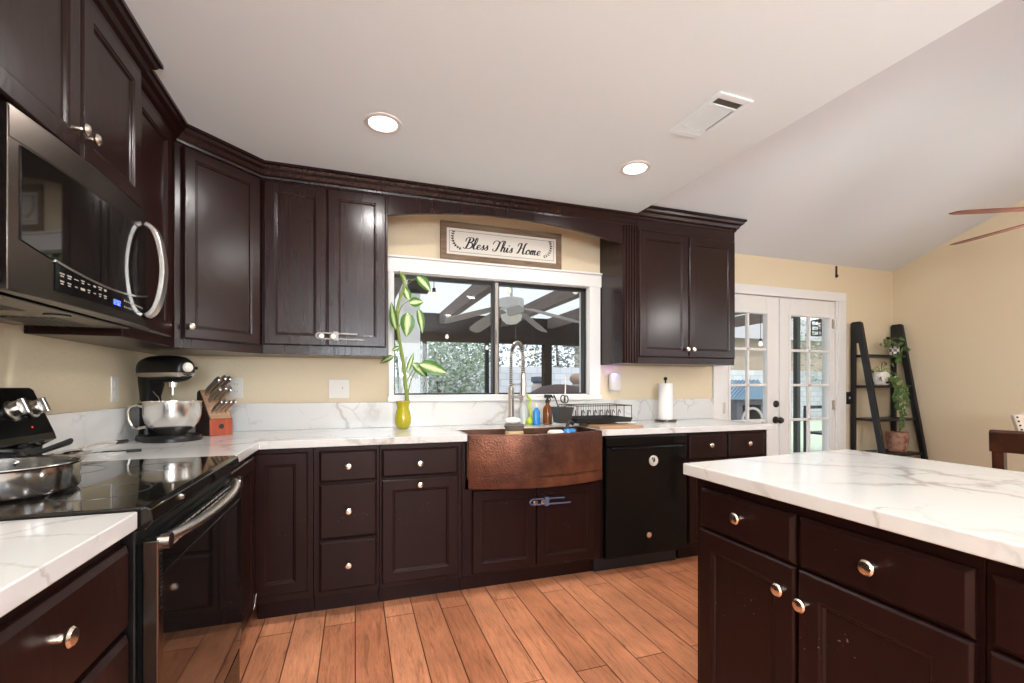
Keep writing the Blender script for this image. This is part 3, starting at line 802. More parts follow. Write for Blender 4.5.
def digit(ch, x, z, w=.0085, h=.015, s=.0019):
    y = mwbow(x) - .0036
    R = {'a': (0, w, h - s, h), 'd': (0, w, 0, s), 'g': (0, w, h/2 - s/2, h/2 + s/2), 'f': (0, s, h/2, h), 'e': (0, s, 0, h/2), 'b': (w - s, w, h/2, h), 'c': (w - s, w, 0, h/2)}
    for k in SEG[ch]:
        a, b, c, e = R[k]; f.box(x + a, x + b, y - .0006, y, z + c, z + e)
for k, ch in enumerate('1202'): digit(ch, .400 + k * .0122 + (.004 if k > 1 else 0), .040)
f.box(.4238, .4252, mwbow(.426) - .0042, mwbow(.426) - .0036, .0425, .0450); f.box(.4238, .4252, mwbow(.426) - .0042, mwbow(.426) - .0036, .0485, .0510)
f.build('clock_digits', BLUE_LED, cp, smooth=False)
# handle: two curved bars forming an almond
hz = [(.355, .0), (.338, .020), (.285, .036), (.205, .044), (.120, .036), (.066, .020), (.046, .0)]
f = MB(); rs = []
pts = spline([Vector((.655, -.008 - o * 1.05, z)) for z, o in hz], 5)
f2 = []
for i, p in enumerate(pts):
    tn = (pts[min(i+1, len(pts)-1)] - pts[max(i-1, 0)]).normalized(); nn = Vector((0, -tn.z, tn.y)); 
    if nn.y > 0: nn = -nn
    f2.append([p + Vector((-.012, 0, 0)), p + Vector((.028, 0, 0)), p + Vector((.028, 0, 0)) + nn * .016, p + Vector((-.012, 0, 0)) + nn * .016])
f.rings(f2); f.build('handle', BRUSH, t, bevel=.003, angle=50)
f = MB(); f.box(.02, W - .02, .05, .37, -.004, .012); f.build('underside', BRONZE, t, smooth=False, bevel=.003)
for x0 in (.10, .45):
    f = MB(); f.box(x0 - .01, x0 + .21, .13, .30, -.0045, -.003)
    for k in range(7): f.box(x0, x0 + .20, .14 + k * .022, .152 + k * .022, -.006, -.003)
    f.build('grease_filter', BLACK, t, smooth=False)
f = MB(); f.lathe([(.03, -.007), (.03, -.003), (.001, -.003)], (.38, .10, 0)); f.build('cooktop_lamp', GLOSSB, t)

# ------------------------------------------------------------------ kitchen island (turned a touch clockwise)
IR = -PI / 2 - .0262
isl = Vector((1.146, 1.328, 0))
IW = 1.75
def island_unit(x0, w, label):
    o = isl + Vector((math.cos(IR) * x0, math.sin(IR) * x0, 0))
    t = thing('island_cabinet', label, 'cabinet', o, IR, 'cabinets of the kitchen island')
    carcass(t, w, .82, .09, .874, ESPW)
    return t
t = island_unit(0, .795, 'island cabinet with two drawers over two doors, at the far end of the island')
d = cab_drawer(t, .034, .402, .703, .838, ESPW); knob(d, .222, .781, s=1.1)
d = cab_drawer(t, .416, .787, .703, .838, ESPW); knob(d, .610, .777, s=1.1)
d = cab_door(t, .030, .404, .110, .697, ESPW, .06); knob(d, .374, .628, s=1.1)
d = cab_door(t, .414, .787, .110, .697, ESPW, .06); knob(d, .442, .616, s=1.1)
t = island_unit(.797, .69, 'island cabinet cut off by the right edge of the photo')
for x0 in (.012, .368):
    d = cab_drawer(t, x0, x0 + .34, .703, .838, ESPW); knob(d, x0 + .17, .775, s=1.1)
    d = cab_door(t, x0, x0 + .34, .110, .697, ESPW, .06); knob(d, x0 + (.31 if x0 < .2 else .03), .62, s=1.1)
f = MB()
f.prism([(1.091, 1.338), (2.008, 1.412), (2.008 - .026 * 1.62, 1.412 - 1.62), (1.091 - .026 * 1.62, 1.338 - 1.62)], 'z', .875, .9145)
tag(f.build('island_worktop', QUARTZ, smooth=False, bevel=.004), 'white quartz island top with brown grey veins', 'worktop')

# ------------------------------------------------------------------ ceiling fixtures
for i, (x, y) in enumerate(DOWNLIGHTS):
    lab = ['recessed ceiling light nearest the diagonal corner cabinet', 'recessed ceiling light nearest the air vent'][i] if i < 2 else 'recessed ceiling light behind the camera'
    t = thing('recessed_light', lab, 'ceiling light', (x, y, ZC), 0, 'recessed kitchen ceiling lights')
    f = MB(); f.lathe([(.062, -.001), (.066, -.007), (.084, -.005), (.087, 0), (.062, 0)], (0, 0, 0), seg=36, caps=False); f.build('trim_ring', TRIM, t)
    f = MB(); f.lathe([(.001, -.002), (.062, -.002), (.062, -.0005), (.001, -.0005)], (0, 0, 0), seg=36); f.build('lens', LENS, t)
for x, y, lab in ((-.15, -1.45, 'added unseen fill globe brightening the ceiling, left of its twin'), (.75, -1.85, 'added unseen fill globe brightening the ceiling, right of its twin')):
    t = thing('fill_globe', lab, 'fill light', (x, y, 1.50), 0, 'fill globes added behind the camera')
    MB().sphere((0, 0, 0), .15, seg=24, rg=14).build('globe', FILL_GLOBE, t)  # added out of view as fill light for the kitchen ceiling
    MB().cyl((0, 0, .145), (0, 0, ZC - 1.50), .006, seg=8).build('cord', MATTB, t)
    MB().lathe([(.06, 0), (.06, -.02), (.02, -.03)], (0, 0, ZC - 1.50)).build('ceiling_rose', TRIM, t)
t = thing('air_vent', 'white rectangular air vent grille in the kitchen ceiling', 'vent', (1.520, 1.688, ZC), .03)
f = MB(); w, l = .092, .160
for (a, b, c, d) in ((-w, -w + .022, -l, l), (w - .022, w, -l, l), (-w + .022, w - .022, -l, -l + .034), (-w + .022, w - .022, l - .034, l)): f.box(a, b, c, d, -.008, 0)
f.build('frame', CEIL, t, smooth=False, bevel=.003)
f = MB(); f.box(-w + .02, w - .02, -l + .03, l - .03, -.001, 0); f.build('duct_backing', mat('dark_duct', (0.10, 0.095, 0.09), 0.8, build=flat), t, smooth=False)
f = MB()
for k in range(9):
    x = -w + .028 + k * .0142; f.prism([(x, -.001), (x + .0075, -.007), (x + .009, -.007), (x + .0015, -.001)], 'y', -.077, .0925)
f.build('louvre_slats', CEIL, t, smooth=False)
f = MB()
f.box(-w + .022, w - .022, -.088, -.076, -.007, -.002)
for k in range(3): f.box(-w + .022, w - .022, .092 + k * .011, .098 + k * .011, -.007, -.003)
f.build('cross_slats', CEIL, t, smooth=False)

# ------------------------------------------------------------------ framed sign
t = thing('wall_sign', 'grey wood framed sign reading Bless This Home above the window', 'sign', (1.010, YW, 2.061))
f = MB(); hw, hh = .455, .268; b = .042; y0 = -.03
f.box(-hw, hw, y0, -.001, 0, b); f.box(-hw, hw, y0, -.001, hh - b, hh); f.box(-hw, -hw + b, y0, -.001, b, hh - b); f.box(hw - b, hw, y0, -.001, b, hh - b)
f.build('frame', SIGNWOOD, t, smooth=False, bevel=.002)
f = MB(); f.box(-hw + b, hw - b, -.020, -.004, b, hh - b); f.build('face', SIGNFACE, t, smooth=False)
f = MB(); e = .018; q = .0035
f.box(-hw + b + e, hw - b - e, -.0206, -.020, b + e, b + e + q); f.box(-hw + b + e, hw - b - e, -.0206, -.020, hh - b - e - q, hh - b - e)
f.box(-hw + b + e, -hw + b + e + q, -.0206, -.020, b + e, hh - b - e); f.box(hw - b - e - q, hw - b - e, -.0206, -.020, b + e, hh - b - e)
f.build('border_line', GREYLINE, t, smooth=False)
GL = {
 'B': (.60, [[(.27,.93),(.23,.55),(.14,.06),(.02,.0),(-.05,.10)], [(.0,.62),(.02,.88),(.22,1.0),(.45,.96),(.52,.78),(.42,.60),(.25,.53)], [(.25,.53),(.48,.50),(.56,.28),(.44,.06),(.26,.0),(.16,.08)]]),
 'l': (.27, [[(0,.08),(.16,.45),(.22,.85),(.16,1.0),(.09,.85),(.07,.30),(.10,.05),(.18,.0),(.28,.10)]]),
 'e': (.31, [[(0,.10),(.16,.18),(.25,.32),(.18,.43),(.08,.33),(.06,.14),(.15,.0),(.32,.11)]]),
 's': (.28, [[(0,.08),(.12,.28),(.17,.45),(.19,.28),(.22,.12),(.13,.0),(.03,.05)], [(.21,.08),(.29,.10)]]),
 'T': (.62, [[(-.04,.62),(.02,.86),(.20,.96),(.40,.88),(.55,.92),(.64,1.03)], [(.42,.90),(.38,.50),(.29,.10),(.14,.0),(.04,.10),(.08,.22)]]),
 'h': (.40, [[(0,.08),(.16,.50),(.21,.88),(.15,1.0),(.09,.82),(.05,.0)], [(.06,.12),(.16,.38),(.26,.42),(.27,.24),(.27,.05),(.34,.0),(.41,.10)]]),
 'i': (.24, [[(0,.10),(.09,.42),(.08,.12),(.13,.0),(.25,.10)], [(.13,.60),(.15,.64),(.14,.58)]]),
 'H': (.70, [[(-.02,.66),(.05,.92),(.20,.96),(.24,.78),(.20,.40),(.10,.04),(-.02,.06)], [(.64,1.03),(.52,.88),(.48,.45),(.50,.05),(.60,.0),(.70,.10)], [(.14,.44),(.32,.54),(.49,.50)]]),
 'o': (.36, [[(.20,.43),(.08,.34),(.05,.12),(.14,.0),(.27,.08),(.29,.30),(.20,.43),(.22,.32),(.37,.34)]]),
 'm': (.50, [[(0,.14),(.05,.42),(.03,.0)], [(.04,.15),(.14,.40),(.20,.38),(.18,.0)], [(.19,.15),(.29,.40),(.35,.38),(.34,.10),(.40,.0),(.50,.10)]]),
 ' ': (.30, []),
}
f = MB(); text = 'Bless This Home'
tw = sum(GL[c][0] for c in text); SX = .575 / tw; SZ = .080; x = -.292; zb = .091
for ch in text:
    adv, strokes = GL[ch]
    for st in strokes:
        pts = spline([Vector((a, 0, bb)) for a, bb in st], 6)
        P = [Vector((x + p.x * SX + p.z * SZ * .30, 0, zb + p.z * SZ)) for p in pts]
        rs = []
        for i, p in enumerate(P):
            d = (P[min(i+1, len(P)-1)] - P[max(i-1, 0)]); d = d.normalized() if d.length > 1e-9 else Vector((1, 0, 0))
            nn = Vector((-d.z, 0, d.x)); w = .0018 + .0044 * abs(d.z) ** 1.5 * (1 if d.z < 0 else .35)
            if ch.isupper(): w *= 1.15
            rs.append([p + nn * w + Vector((0, -.0200, 0)), p - nn * w + Vector((0, -.0200, 0)), p - nn * w + Vector((0, -.0208, 0)), p + nn * w + Vector((0, -.0208, 0))])
        f.rings(rs)
    x += adv * SX
for sgn in (-1, 1):
    pts = spline([Vector((sgn * .365, 0, .200)), Vector((sgn * .372, 0, .155)), Vector((sgn * .352, 0, .108)), Vector((sgn * .308, 0, .082))], 6)
    f.rings([[p + Vector((.0016, -.0200, .0016)), p + Vector((-.0016, -.0200, -.0016)), p + Vector((-.0016, -.0208, -.0016)), p + Vector((.0016, -.0208, .0016))] for p in pts])
    for i in range(1, len(pts) - 1, 2):
        d = (pts[i+1] - pts[i-1]).normalized(); nn = Vector((-d.z, 0, d.x))
        for s in (-1, 1):
            a = pts[i]; tip = a + (nn * s * .8 - d * .9).normalized() * .017; mid = (a + tip) / 2; sd = Vector((-(tip - a).z, 0, (tip - a).x)) * .25
            poly = [a, mid + sd, tip, mid - sd]
            f.rings([[p + Vector((0, -.0200, 0)) for p in poly], [p + Vector((0, -.0208, 0)) for p in poly]])
f.build('lettering', INK, t, smooth=False)
def atz(px, py, z):
    """point on the level plane at height z seen at pixel (px, py) of the photograph"""
    c, s = math.cos(CAM_YAW), math.sin(CAM_YAW)
    r = (px - 512) / CAM_F; u = -(py - CAM_CY) / CAM_F
    t = (z - CAM_H) / u
    return Vector(((c * r + s) * t, (-s * r + c) * t, z))
CT = .914     # top of the worktops

# ------------------------------------------------------------------ stand mixer
t = thing('stand_mixer', 'black stand mixer with a steel bowl in the corner of the worktop', 'mixer', (-.866, 2.73, CT + .0005), math.atan2(-.64, .77))
t.scale = (.98, .98, 1.0)
f = MB(); pl = [(.128 * math.cos(a), .128 * math.sin(a)) for a in [(-110 + 220 * i / 24) * PI / 180 for i in range(25)]] + [(-.205, .055), (-.215, .045), (-.215, -.045), (-.205, -.055)]
f.rings([[(x, y, 0) for x, y in pl], [(x, y, .014) for x, y in pl], [(x * .97, y * .97, .024) for x, y in pl], [(x * .90, y * .90, .029) for x, y in pl]])
f.build('base', BLACK, t, angle=50)
f = MB()
def colring(z, x0, x1, w): 
    c = (x0 + x1) / 2; h = (x1 - x0) / 2
    return [(c + h * math.copysign(abs(math.cos(a)) ** .6, math.cos(a)), w * math.copysign(abs(math.sin(a)) ** .6, math.sin(a)), z) for a in [2 * PI * i / 20 for i in range(20)]]
f.rings([colring(.02, -.212, -.135, .050), colring(.08, -.208, -.142, .044), colring(.22, -.208, -.140, .043), colring(.30, -.215, -.110, .052), colring(.34, -.215, -.09, .055)])
col = f.build('column', BLACK, t, angle=60)
f = MB(); f.cyl((-.175, -.0435, .19), (-.175, -.052, .19), .012); f.build('speed_switch', STEEL, col)
HZ = .352
prof = [(-.222, .022), (-.218, .048), (-.20, .064), (-.16, .073), (-.10, .076), (-.02, .075), (.04, .071), (.075, .064), (.10, .054), (.11, .036)]
def headring(x, r, zmin=-1, zmax=1, k=1.0, q=26):
    return [(x, .86 * r * k * math.cos(2 * PI * i / q), HZ + max(zmin, min(zmax, r * k * math.copysign(abs(math.sin(2 * PI * i / q)) ** .85, math.sin(2 * PI * i / q)) * (1.0 if math.sin(2 * PI * i / q) > 0 else .86)))) for i in range(q)]
f = MB(); f.rings([headring(x, r) for x, r in prof]); hd = f.build('head', BLACK, t, angle=60)
f = MB(); f.rings([headring(x, r, -.037, -.014, 1.03) for x, r in prof[1:]] ); f.build('trim_band', BRUSH, hd)
f = MB(); f.lathe([(.024, -.006), (.024, .008), (.021, .014), (.016, .017), (.001, .018)], (.109, 0, HZ + .012), (1, 0, 0)); f.build('hub_cap', PLASTIC_W, hd)
f = MB(); f.cyl((.095, .036, HZ + .010), (.095, .058, HZ + .010), .008); f.build('hub_knob', BLACK, hd)
f = MB(); f.cyl((0, 0, HZ - .055), (0, 0, HZ - .085), .020); f.cyl((0, 0, HZ - .08), (0, 0, HZ - .125), .007); f.build('beater_shaft', STEEL, hd)
f = MB(); f.tube([(-.10, -.03, .245), (-.05, -.035, .215), (-.02, -.03, .16)], .004); f.build('lift_lever', STEEL, col)
f = MB(); f.lathe([(.055, .030), (.060, .034), (.066, .045), (.095, .062), (.113, .090), (.122, .125), (.124, .190), (.128, .193), (.128, .197), (.121, .196), (.119, .125), (.109, .092), (.09, .066), (.001, .048)], seg=40); bowl = f.build('bowl', mat('bright_satin_steel', (0.84, 0.82, 0.79), 0.2, 1.0, build=brushed), t)
f = MB(); hx, hy = -.72, -.69
f.tube([(hx * r, hy * r, z) for r, z in ((.122, .172), (.150, .178), (.178, .165), (.184, .130), (.172, .085), (.146, .066), (.110, .070))], .009, 10, flat=1.0, smooth=5); f.build('bowl_handle', STEEL, bowl)
f = MB(); f.cyl((.0, .122, .165), (.0, .150, .165), .006); f.build('bowl_pin', STEEL, bowl)

# ------------------------------------------------------------------ knife block with knives
kb = atz(221, 433.2, CT) * .955; kb.z = CT + .0005
KR = math.radians(44)
t = thing('knife_block', 'red and black wooden knife block beside the stand mixer', 'knife block', kb, KR)
f = MB(); f.prism([(0, 0), (.135, 0), (.118, .238), (.100, .250), (.0, .092)], 'x', -.062, .062); f.build('body', mat('black_stained_wood', (0.022, 0.008, 0.006), 0.4, build=flat), t, smooth=False, bevel=.003)
f = MB(); f.prism([(-.0045, 0), (0, 0), (0, .092), (-.0045, .088)], 'x', -.062, .062); fp = f.build('front_panel', REDWOOD, t, smooth=False, bevel=.002)
f = MB(); f.lathe([(.014, 0), (.014, .001), (.011, .0015), (.009, .0008), (.005, .0012), (.001, .0012)], (0, -.0045, .05), (0, -1, 0)); f.build('emblem', MATTB, fp)
f = MB(); f.prism([(0, .0925), (.100, .2505), (.0975, .252), (-.0025, .094)], 'x', -.056, .056); f.build('slot_face', BOARDWOOD, t, smooth=False)
nv = Vector((0, -.845, .535)); fv = Vector((0, .535, .845))
def knife(x, u, L, w, lab, grp):
    k = thing('knife', lab, 'knife', kb, KR, grp)
    b = Vector((x, 0, .0935)) + fv * u + nv * .001
    f = MB(); rs = []
    for tt, ww in ((0, .7), (.08, .75), (.15, 1.0), (.5, .85), (.85, 1.05), (.97, 1.0), (1.0, .6)):
        c = b + nv * (.012 + L * tt) + fv * (.004 * math.sin(tt * 3)); rs.append([c + Vector((w * .62 * ww * math.cos(a), 0, 0)) + fv * (w * ww * math.sin(a)) for a in [2 * PI * i / 12 for i in range(12)]])
    f.rings(rs); hnd = f.build('handle', BRUSH, k)
    f = MB(); rs = [[b + nv * q + Vector((sx * .0012, 0, 0)) + fv * sy for sx, sy in ((-1, -w), (1, -w), (1, w), (-1, w))] for q in (-.0005, .014)]
    f.rings(rs); f.build('blade_root', STEEL, k, smooth=False)
for i, (x, u, L) in enumerate(((-.034, .158, .115), (-.006, .162, .122), (.020, .162, .118), (-.030, .112, .095), (-.004, .115, .100), (.022, .115, .092))):
    knife(x * 1.15, u, L * 1.28, .016, ['long steel handled knife in the top row of the knife block', 'mid length steel handled knife in the middle row of the knife block'][i // 3], ['top row knives', 'middle row knives'][i // 3])
for i, x in enumerate((-.036, -.014, .008, .030)): knife(x * 1.15, .040, .105, .0115, 'slim steak knife in the bottom row of the knife block', 'steak knives')

# ------------------------------------------------------------------ outlets, switches, plug-in night light
def plate(px0, py0, px1, py1, label, cat, kind, m=PLASTIC_W, y=YW):
    a, b = at(px0, py0, y), at(px1, py1, y)
    t = thing('wall_switch' if kind == 'switch' else 'wall_outlet', label, cat, ((a.x + b.x) / 2, y, (a.z + b.z) / 2))
    w, h = (b.x - a.x) / 2, (a.z - b.z) / 2
    f = MB(); f.box(-w, w, -.006, 0, -h, h); f.build('cover_plate', m, t, smooth=False, bevel=.002)
    return t, w, h
t, w, h = plate(229.5, 378, 243, 398, 'cream wall outlet behind the knife block', 'outlet', 'outlet')
for dz in (-.022, .022):
    s = MB().box(-.016, .016, -.0075, -.006, dz - .014, dz + .014).build('socket', PLASTIC_W, t, smooth=False, bevel=.0005)
    f = MB(); f.box(-.008, -.006, -.0078, -.0075, dz - .004, dz + .006); f.box(.006, .008, -.0078, -.0075, dz - .004, dz + .006); f.build('slots', BLACK, s, smooth=False)
t, w, h = plate(328.8, 379.2, 349.2, 398.3, 'cream double switch plate under the two door wall cabinet left of the window', 'switch', 'switch')
MB().box(.016, .026, -.0075, -.006, -.014, .014).build('toggle_well', PLASTIC_W, t, smooth=False)
MB().box(.018, .024, -.016, -.006, 0, .010).build('toggle', PLASTIC_G, t, smooth=False, bevel=.001)
MB().box(-.038, -.014, -.0078, -.006, -.034, .034).build('rocker', PLASTIC_W, t, smooth=False, bevel=.001)
t = thing('wall_outlet', 'cream outlet on the side wall behind the mixer', 'outlet', (XW, 2.665, 1.172), PI / 2)
MB().box(-.035, .035, -.007, 0, -.060, .060).build('cover_plate', PLASTIC_W, t, smooth=False, bevel=.002)
for dz in (-.024, .024): MB().box(-.017, .017, -.009, -.007, dz - .014, dz + .014).build('socket', PLASTIC_W, t, smooth=False, bevel=.0005)
a = at(613, 382.5, YW)
t = thing('night_light', 'white plug-in night light glowing violet under the right wall cabinet', 'night light', (a.x, YW, a.z))
MB().box(-.034, .034, -.006, 0, -.085, .045).build('cover_plate', PLASTIC_W, t, smooth=False, bevel=.002)
f = MB(); f.lathe([(.040, -.066), (.050, -.060), (.054, -.035), (.054, .055), (.047, .070), (.034, .075)], (0, -.034, 0), (0, 0, 1), seg=24, sy=.55); f.build('housing', PLASTIC_W, t)
f = MB(); f.box(-.030, .030, -.014, -.009, .048, .056); f.build('lamp_lens', VIOLET, t, smooth=False, bevel=.002)
lamp('night_light_glow', 'POINT', (a.x - .035, YW - .085, a.z + .085), .22, (.45, .30, 1.0), shadow_soft_size=.02)
t = thing('wall_switch', 'dark bronze switch plate between the french door and the ladder shelf', 'switch', (at(848.6, 398, YW).x, YW, at(848.6, 398, YW).z))
MB().box(-.037, .037, -.006, 0, -.060, .060).build('cover_plate', MATTB, t, smooth=False, bevel=.002)
MB().box(-.005, .005, -.018, -.006, -.010, .012).build('toggle', PLASTIC_W, t, smooth=False, bevel=.001)
a = at(836, 272, YW)
t = thing('wall_hook', 'small black bracket high on the wall above the french door', 'bracket', (a.x, YW, a.z))
MB().box(-.010, .010, -.008, 0, -.055, .055).build('bracket_plate', MATTB, t, smooth=False, bevel=.002)
MB().box(-.006, .006, -.020, -.008, -.050, -.030).build('hook', MATTB, t, smooth=False, bevel=.002)

# ------------------------------------------------------------------ cane plant in a yellow green vase
PY = 3.02
b = at(403, 426, PY); b.z = CT + .0005
tv = thing('potted_plant', 'leafy cane plant standing in a yellow green glass vase by the window', 'plant', b)
f = MB(); f.lathe([(.030, 0), (.036, .004), (.049, .035), (.051, .065), (.044, .105), (.036, .130), (.038, .150), (.046, .176), (.043, .178), (.034, .150), (.032, .13), (.040, .10), (.044, .06), (.03, .01), (.001, .008)]); f.build('vase', VASE, tv)
def lp(px, py, dy=0): return at(px, py, PY + dy) - b
f = MB()
main = [lp(404, 420), lp(407, 402), lp(405.5, 385), lp(403.5, 365), lp(400.5, 347), lp(398, 330), lp(397, 312), lp(400, 298), (lp(404, 288)), lp(403, 279), lp(400, 273), lp(399, 271)]
f.tube(main, .0135, 8, .0060, smooth=5)
for k in range(9):
    p = spline(main, 5)[3 + k * 4]; f.lathe([(.0145 - k * .0007, -.002), (.0156 - k * .0007, 0), (.0145 - k * .0007, .002)], p, seg=8)
f.tube([lp(407, 398), lp(409, 388), lp(412, 378), lp(418, 367)], .005, 6, .003, smooth=4)
f.tube([lp(405, 385), lp(413, 370), lp(420, 364)], .003, 6, .002, smooth=4)
f.tube([lp(397, 318), lp(402, 306), lp(410, 300)], .004, 6, .003, smooth=4)
f.tube([lp(400, 347), lp(394, 356), lp(388, 358)], .003, 6, .002, smooth=4)
f.tube([lp(398, 330), lp(403, 318), lp(409, 315)], .003, 6, .002, smooth=4)
f.tube([lp(404, 288), lp(411, 281), lp(418, 277)], .003, 6, .002, smooth=4)
f.build('stem', STEM, tv)
def pleaf(p0, p1, w, nrm=(.15, -1, .25), droop=.12, dy=0.0, dy2=0.0):
    a, c = lp(*p0, dy), lp(*p1, dy2); f = MB()
    f.leaf(a, c - a, nrm, (c - a).length * 1.06, w * 1.12, droop); f.build('leaf', DIEF, tv)
for a in (((419, 364), (447, 372), .085), ((412, 363), (427, 376), .075, (.3, -.8, .6)), ((408, 312), (407, 336), .085), ((409, 303), (423, 301), .065, (.1, -1, .4)),
          ((417, 276), (431, 290), .075, (.2, -.9, .3)), ((409, 300), (404, 285), .05), ((418, 308), (424, 332), .06, (.5, -.8, .1)), ((396, 330), (390, 303), .05, (-.5, -.8, .1)),
          ((394, 356), (380, 362), .045, (0, -.7, .7)), ((407, 372), (414, 353), .03), ((400, 347), (392, 350), .03, (0, -.8, .5)), ((400, 273), (407, 281), .035, (.3, -.8, .4))): pleaf(*a)

# ------------------------------------------------------------------ faucet
t = thing('faucet', 'brushed steel spring neck faucet behind the copper sink', 'faucet', (1.010, 2.985, CT))
f = MB(); f.lathe([(.030, 0), (.030, .008), (.021, .012), (.020, .24), (.0215, .245), (.0215, .262), (.014, .268), (.001, .269)]); f.build('body', BRUSH, t)
arc = [Vector((0, 0, .262)), Vector((0, 0, .36)), Vector((0, -.006, .44))] + [Vector((.010 * (1 - math.cos(a)) , -.095 + .089 * math.cos(a), .475 + .085 * math.sin(a))) for a in [PI * i / 8 for i in range(9)]] + [Vector((.02, -.186, .43)), Vector((.02, -.187, .36))]
ap = spline(arc, 6)
f = MB(); f.tube(ap, .0085, 8); f.build('hose', MATTB, t)
f = MB(); hel = []; turns = 46
L = [0.0]
for q, r in zip(ap, ap[1:]): L.append(L[-1] + (r - q).length)
nn = turns * 8
j = 0
for i in range(nn + 1):
    s = L[-1] * i / nn
    while j < len(L) - 2 and L[j + 1] < s: j += 1
    u = (s - L[j]) / max(L[j + 1] - L[j], 1e-6); p = ap[j].lerp(ap[j + 1], u); tn = (ap[j + 1] - ap[j]).normalized()
    e1 = Vector((1, 0, 0)); e1 = (e1 - tn * e1.dot(tn)).normalized(); e2 = tn.cross(e1); th = 2 * PI * turns * i / nn
    hel.append(p + (e1 * math.cos(th) + e2 * math.sin(th)) * .0135)
f.tube(hel, .0030, 5); f.build('spring', BRUSH, t)
f = MB(); f.lathe([(.012, .36), (.017, .355), (.017, .27), (.020, .25), (.021, .215), (.017, .210), (.001, .209)], (.02, -.187, 0)); f.build('spray_head', BRUSH, t)
f = MB(); f.tube([(0, 0, .285), (.010, -.09, .285), (.02, -.170, .285)], .006); f.lathe([(.0235, .275), (.0235, .295), (.018, .295), (.018, .275)], (.02, -.187, 0), caps=False); f.build('holder_arm', BRUSH, t)
f = MB(); f.tube([(.018, 0, .20), (.045, -.01, .205), (.058, -.012, .212)], .009); f.tube([(.058, -.012, .212), (.075, -.03, .25), (.082, -.04, .285)], .005); f.build('lever_handle', BRUSH, t)

f = MB(); f.tube([(0, -.018, .20), (.010, -.09, .20), (.018, -.150, .197)], .010, 10); f.lathe([(.012, .180), (.015, .205), (.010, .212), (.001, .213)], (.019, -.155, 0)); f.build('lower_spout', BRUSH, t)
# ------------------------------------------------------------------ bottles and brushes behind and in the sink
def spot(px, y): return Vector((at(px, 420, y).x, y, CT + .0005))
p = spot(530, 3.05); t = thing('dish_brush', 'lime green wavy dish brush standing behind the sink', 'brush', p)
f = MB(); f.tube([(0, 0, .02), (.006, 0, .08), (-.008, 0, .13), (.004, -.004, .17), (-.018, -.006, .20), (-.03, -.01, .215)], .010, 8, .007, smooth=4); f.build('handle', LIME, t)
f = MB(); f.lathe([(.026, 0), (.032, .012), (.028, .035), (.022, .05), (.001, .052)], seg=16); f.build('brush_head', LIME, t)
p = spot(536.5, 3.00); t = thing('soap_bottle', 'slim bottle of blue dish soap left of the amber bottle', 'bottle', p)
f = MB(); f.lathe([(.020, 0), (.024, .004), (.024, .085), (.018, .105), (.011, .115), (.011, .122), (.001, .122)], sx=1.1, sy=.75); f.build('body', SKYB, t)
f = MB(); f.lathe([(.012, .1225), (.012, .145), (.008, .15), (.001, .15)]); f.build('cap', PLASTIC_W, t)
p = spot(523.5, 3.09); t = thing('soap_bottle', 'clear plastic bottle half hidden by the lime green brush', 'bottle', p)
f = MB(); f.lathe([(.024, 0), (.030, .005), (.031, .10), (.024, .13), (.012, .15), (.012, .165), (.001, .165)]); f.build('body', CLEARP, t)
f = MB(); f.lathe([(.013, .1655), (.013, .185), (.001, .186)]); f.build('cap', PLASTIC_W, t)
p = spot(547.5, 3.03); t = thing('spray_bottle', 'amber glass bottle with a black spray top beside the dish rack', 'bottle', p)
f = MB(); f.lathe([(.030, 0), (.034, .005), (.034, .105), (.030, .122), (.016, .138), (.014, .155), (.001, .156)]); f.build('body', AMBER, t)
f = MB(); f.lathe([(.016, .153), (.016, .172), (.009, .176), (.009, .19), (.001, .19)]); f.prism([(-.022, .188), (.020, .188), (.028, .196), (.040, .186), (.044, .190), (.030, .212), (-.018, .214), (-.026, .202)], 'y', -.010, .010); f.tube([(.014, 0, .190), (.024, 0, .178), (.020, 0, .166)], .004); f.build('spray_top', MATTB, t, bevel=.002)
# brush and soap behind the apron of the sink
t = thing('scrub_brush', 'tan scrub brush with grey bristles at the front of the sink', 'brush', (.868, 2.505, .889))
f = MB(); f.lathe([(.050, 0), (.055, .006), (.055, .034), (.050, .040), (.001, .041)], sx=1.0, sy=.62); f.build('body', TANBR, t)
f = MB(); f.lathe([(.046, .0405), (.060, .062), (.062, .072), (.052, .080), (.001, .082)], sx=1.0, sy=.60); f.build('bristles', GREYBR, t)
t = thing('sponge', 'white sponge on top of the scrub brush', 'sponge', (.858, 2.505, .9715))
f = MB(); f.lathe([(.030, 0), (.046, .008), (.048, .02), (.036, .032), (.001, .036)], sx=1.0, sy=.6); t_ = f.build('pad', PAPER, t)
t = thing('soap_dish', 'white soap tub beside the blue scrubber in the sink', 'soap', (1.128, 2.505, .878))
f = MB(); f.lathe([(.04, 0), (.05, .004), (.052, .036), (.040, .048), (.001, .050)], sx=1.0, sy=.6); f.build('tub', PLASTIC_W, t)
t = thing('scrubber', 'blue scrubber with a black handle at the right of the sink', 'brush', (1.225, 2.515, .884))
f = MB(); f.lathe([(.036, 0), (.040, .004), (.040, .036), (.034, .046), (.001, .047)], sx=1.0, sy=.62); f.build('head', SKYB, t)
f = MB(); f.tube([(-.02, 0, .046), (-.01, .004, .075), (.012, .01, .085), (.03, .014, .072)], .011, smooth=4); f.build('handle', MATTB, t)

